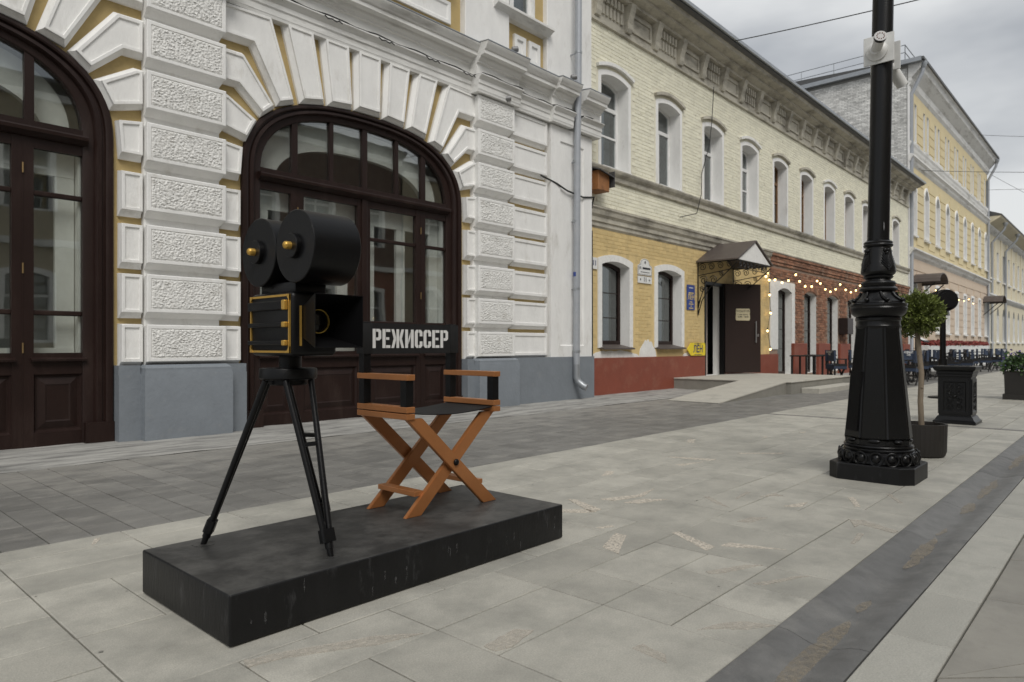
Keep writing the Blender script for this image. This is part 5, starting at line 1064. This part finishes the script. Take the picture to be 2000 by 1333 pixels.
# ------------------------------------------------------------------ cast-iron bin
bx_,by_=10.53,1.75
bn=thing('cast_iron_bin','square black cast iron litter bin with ornamental side panels','litter bin',(bx_,by_,0))
def sq(h,z): return [(bx_-h,by_-h,z),(bx_+h,by_-h,z),(bx_+h,by_+h,z),(bx_-h,by_+h,z)]
m=MB(); m.loops([sq(.235,0),sq(.235,.035),sq(.215,.05),sq(.20,.08),sq(.195,.09),sq(.185,.10)]); m.build('base',BLACK,bn)
m=MB(); m.loops([sq(.178,.10),sq(.178,.60)]); m.build('body',BLACK,bn)
for dx,dy_ in((-1,0),(0,-1),(1,0),(0,1)):
    RM=Matrix.Translation((bx_,by_,0))@Matrix.Rotation(math.atan2(dy_,dx),4,'Z'); m=MB(); o=[(-.16,.125),(.16,.125),(.16,.575),(-.16,.575)]; i_=offset_poly(o,-.035)
    V3=lambda l,x:[tuple(RM@Vector((x,a,b))) for a,b in l]
    m.loops([V3(o,.176),V3(o,.19),V3(i_,.19),V3(offset_poly(o,-.045),.180)],cap0=False,cap1=False)
    for sy in(-1,1):
        for cz in(.22,.30,.40,.48):
            sp=spiral((0,0),.045,1.5,sy,18,.5 if cz<.35 else 2.2); m.tube([tuple(RM@Vector((.183,sy*.055+a,cz+b))) for a,b in sp],.006,5)
    m.sphere(tuple(RM@Vector((.18,0,.35))),.022,(1,1,1)); m.build('ornamental_panel',BLACK,bn,smooth=35)
m=MB(); m.loops([sq(.182,.60),sq(.19,.61),sq(.19,.635),sq(.20,.645),sq(.20,.67),sq(.225,.69),sq(.235,.72),sq(.235,.735),sq(.228,.74),sq(.15,.74),sq(.148,.69)]); m.build('rim',BLACK,bn)
# ------------------------------------------------------------------ studio spotlight sculpture
sx_,sy_=15.3,2.78
sp_=thing('studio_spotlight','black studio spotlight sculpture on a post beyond the litter bin','spotlight',(sx_,sy_,0))
m=MB(); m.lathe([(.25,0),(.25,.03),(.06,.05),(.05,.08)],sx_,sy_,24); m.build('foot',BLACKM,sp_,smooth=35)
m=MB(); m.tube([(sx_,sy_,.05),(sx_,sy_,.75)],.085,16,.075); m.tube([(sx_,sy_,.7),(sx_,sy_,1.62)],.052,16); m.build('post',BLACKM,sp_,smooth=40)
m=MB(); m.loops([[(sx_-.12,sy_-.10,1.58),(sx_+.12,sy_-.10,1.58),(sx_+.12,sy_+.1,1.58),(sx_-.12,sy_+.1,1.58)],[(sx_-.08,sy_-.08,1.70),(sx_+.08,sy_-.08,1.70),(sx_+.08,sy_+.08,1.70),(sx_-.08,sy_+.08,1.70)]]); m.build('yoke',BLACKM,sp_)
dv=Vector((-.78,-.62,.05)).normalized(); c0=Vector((sx_,sy_,1.86)); m=MB(); m.tube([c0-dv*.22,c0-dv*.2,c0+dv*.10,c0+dv*.16],.20,28); hd=m.build('lamp_head',BLACKM,sp_,smooth=40)
m=MB(); m.tube([c0+dv*.15,c0+dv*.20],.15,28); sub('rear_cap',m,BLACKM,hd,40)
for k in range(3): m=MB(); m.tube([c0+dv*(-.12+.09*k),c0+dv*(-.10+.09*k)],.213,28); sub('cooling_ring',m,BLACKM,hd,40)
m=MB(); e_=c0-dv*.24; sd_=Vector((dv.y,-dv.x,0)).normalized(); m.add([e_+sd_*.2+Vector((0,0,.17)),e_+sd_*.2-Vector((0,0,.17)),e_-dv*.2+sd_*.34-Vector((0,0,.22)),e_-dv*.2+sd_*.34+Vector((0,0,.22))],[(0,1,2,3)]); m.add([e_-sd_*.2+Vector((0,0,.17)),e_-sd_*.2-Vector((0,0,.17)),e_-dv*.2-sd_*.34-Vector((0,0,.22)),e_-dv*.2-sd_*.34+Vector((0,0,.22))],[(0,1,2,3)]); b_o=sub('barn_doors',m,BLACKM,hd)
md=b_o.modifiers.new('thickness','SOLIDIFY'); md.thickness=.012
# ------------------------------------------------------------------ flower tub at the right
fx,fy=15.95,1.62
ft_=thing('flower_tub','black tub of violet flowers beside the street','planter',(fx,fy,0))
m=MB(); m.loops([[(fx-h,fy-h,z),(fx+h,fy-h,z),(fx+h,fy+h,z),(fx-h,fy+h,z)] for h,z in((.27,0),(.27,.1),(.24,.11),(.25,.5),(.26,.52),(.23,.52),(.22,.44))]); m.build('tub',POT,ft_)
m=MB(); m.box(fx-.22,fx+.22,fy-.22,fy+.22,.42,.45); m.build('soil',SOIL,ft_)
def foliage(c,rx,ry,rz,n,mt,parent,l0=.03,l1=.07,name='leaves',seed=1,up=.3,cross=.4):
    m=MB(); rr=random.Random(seed)
    for i in range(n):
        d=Vector((rr.gauss(0,1),rr.gauss(0,1),rr.gauss(up,1))).normalized(); k=rr.random()**.4; p=Vector(c)+Vector((d.x*rx,d.y*ry,d.z*rz))*k*(.8+.4*noise.noise(d*3+Vector((seed,0,0))))
        ax=(d+Vector((rr.gauss(0,.6),rr.gauss(0,.6),rr.gauss(0,.6)))).normalized(); s_=ax.cross(Vector((rr.gauss(0,1),rr.gauss(0,1),rr.gauss(0,1)))).normalized(); l=rr.uniform(l0,l1); w_=l*cross
        m.add([p,p+ax*l*.5+s_*w_,p+ax*l,p+ax*l*.5-s_*w_],[(0,1,2,3)])
    return m.build(name,mt,parent,kind='stuff')
foliage((fx,fy,.62),.42,.42,.28,1500,LEAF2,ft_,seed=2); foliage((fx,fy,.68),.44,.44,.30,120,PURPLE,ft_,.03,.05,'petals',3,.6,.6)
# ------------------------------------------------------------------ terrace
def cafe_chair(loc,rz,first=[None],label='navy folding canvas cafe chair with white lettering on the terrace'):
    if first[0] is None:
        t=thing('cafe_chair',label,'chair',(0,0,0),0,'navy terrace chairs'); Tq,bk=chair_geo(t,DARKW,NAVY,DARKW,.93,0,0,0,True)
        for txt,s_,z in(('НОРМАЛТ',.085,.885),('ПАБ',.085,.815)):
            q=MB(); 
            b=textmesh(txt,s_*.93,Matrix.Translation((0,.202*.93,z*.93))@Matrix.Rotation(R(180),4,'Z')@Matrix.Rotation(R(90),4,'X'),bold=.002); b.build('lettering',LETTER,t)
            b=textmesh(txt,s_*.93,Matrix.Translation((0,.130*.93,z*.93))@Matrix.Rotation(R(90),4,'X'),bold=.002); b.build('lettering',LETTER,t)
        first[0]=t; o=t
    else: o=copytree(first[0])
    o.location=loc; o.rotation_euler=(0,0,rz); return o
CH=[(20.6,6.35,40),(21.9,6.2,20),(22.6,5.3,190),(24.2,5.9,-15),(20.9,4.75,160),(22.2,4.6,200),(23.4,4.5,185),(24.6,4.75,170),(26.3,5.0,15),(27.6,4.9,200),(29.0,5.1,175),(31.0,5.2,10),(33.2,5.0,190),(35.0,4.85,160),(36.6,5.0,10),(38.6,4.85,150),(26.0,6.3,30),(28.2,6.4,200),(19.9,4.3,175),(21.5,5.45,10),(23.0,5.9,30),(25.3,4.3,190),(26.9,4.2,185),(30.2,4.6,20),(32.0,4.4,195),(34.0,4.2,170)]
for x_,y_,a_ in CH:
    o_=cafe_chair((x_,y_,0.002),R(a_)); far_=x_>=29; wall_=y_>5.45 and not far_
    o_['label']='navy canvas folding chair in front of the white box of red flowers' if far_ else ('navy canvas folding chair close to the bare brick wall' if wall_ else 'navy canvas folding chair in the open row between the low step and the menu stand')
    o_['group']='chairs before the flower box' if far_ else ('chairs by the brick wall' if wall_ else 'chairs in the open terrace row')
def cafe_table(first=[None],loc=(0,0,0)):
    if first[0] is None:
        t=thing('cafe_table','dark square wooden terrace table among the navy chairs','table',(0,0,0),0,'dark terrace tables')
        m=MB(); m.rbox(-.36,.36,-.36,.36,.70,.735,.006,1); m.build('table_top',DARKW,t)
        for a in(-1,1):
            for b in(-1,1): m=MB(); m.box(a*.31-.022,a*.31+.022,b*.31-.022,b*.31+.022,0,.70); m.build('leg',DARKW,t)
        first[0]=t; o=t
    else: o=copytree(first[0])
    o.location=loc; return o
for p in((19.9,6.9),(21.6,7.1),(23.6,5.3),(27.0,5.7),(30.0,5.0),(34.2,5.6),(37.6,5.4)):
    o_=cafe_table(loc=(*p,.002)); near_=p[1]>6.5; far_=p[0]>29
    o_['label']='dark wooden table against the red plinth of the brick wall' if near_ else ('dark wooden table before the white box of red flowers' if far_ else 'dark wooden table in the middle of the navy chairs')
    o_['group']='tables by the red plinth' if near_ else ('tables before the flower box' if far_ else 'tables among the chairs')
bxx=thing('flower_box','long white planter box of red flowers screening the terrace','planter',(38,6.2,0))
m=MB(); m.rbox(31.0,45.5,6.1,6.45,.0,1.02,.01,1); m.build('box',SIGNW,bxx)
m=MB(); rr=random.Random(9)
for i in range(4200):
    X=rr.uniform(31.05,45.45); Y=rr.uniform(6.08,6.46); Z=1.02+rr.random()**1.5*.26*(.6+.5*noise.noise(Vector((X*1.5,0,0)))); a=rr.uniform(0,6.28); l=rr.uniform(.03,.07)
    m.add([(X-l,Y,Z-l*.4),(X+l*math.cos(a),Y+l*math.sin(a),Z-l*.2),(X+l,Y,Z+l),(X-l*.6,Y-l*math.sin(a),Z+l*.8)],[(0,1,2,3)])
m.build('red_flowers',REDFL,bxx,kind='stuff')
foliage((38.25,6.27,1.02),7.2,.2,.1,1400,LEAF2,bxx,.04,.09,'leaves',12)
ms=thing('menu_stand','black lectern menu stand with white tilted page on the terrace','menu stand',(25.6,5.4,0))
m=MB(); m.tube([(25.6,5.4,0),(25.6,5.4,1.25)],.04,8); m.box(25.35,25.85,5.15,5.65,0,.04); m.build('stand',BLACKM,ms)
m=MB(); m.loops([[(25.2,5.1,1.12),(26.0,5.1,1.12),(26.0,5.7,1.42),(25.2,5.7,1.42)],[(25.2,5.1,1.16),(26.0,5.1,1.16),(26.0,5.7,1.46),(25.2,5.7,1.46)]]); m.build('board',BLACKM,ms)
m=MB(); m.add([(25.25,5.14,1.183),(25.95,5.14,1.183),(25.95,5.66,1.443),(25.25,5.66,1.443)],[(0,1,2,3)]); m.build('page',SIGNW,ms)
# ------------------------------------------------------------------ overhead wires
def span(a,b,sag,label,r=.012):
    m=MB(); a=Vector(a); b=Vector(b); m.tube([tuple(a.lerp(b,i/24)-Vector((0,0,sag*4*(i/24)*(1-i/24)))) for i in range(25)],r,5); m.build('overhead_wire',WIREM,label=label,cat='wire',group='overhead street wires')
for (a,b),lb in zip((((16.2,7.4,8.5),(17.6,-7.3,8.6)),((51.5,7.45,14.2),(40,-7.4,8.8)),((38.5,7.9,9.6),(47,-7.4,9)),((58.5,7.9,12.0),(46,-7.4,8.8)),((59.5,7.9,13.3),(75,-2,7.5))),('thin dark wire crossing the street from the eaves of the cream brick house','thin dark wire leaving the eaves of the tall yellow house','thin dark wire crossing the middle storey of the tall yellow house','thin dark wire leaving the far corner of the tall yellow house','thin dark wire slanting down above the roof of the cream house')): span(a,b,.25,lb)
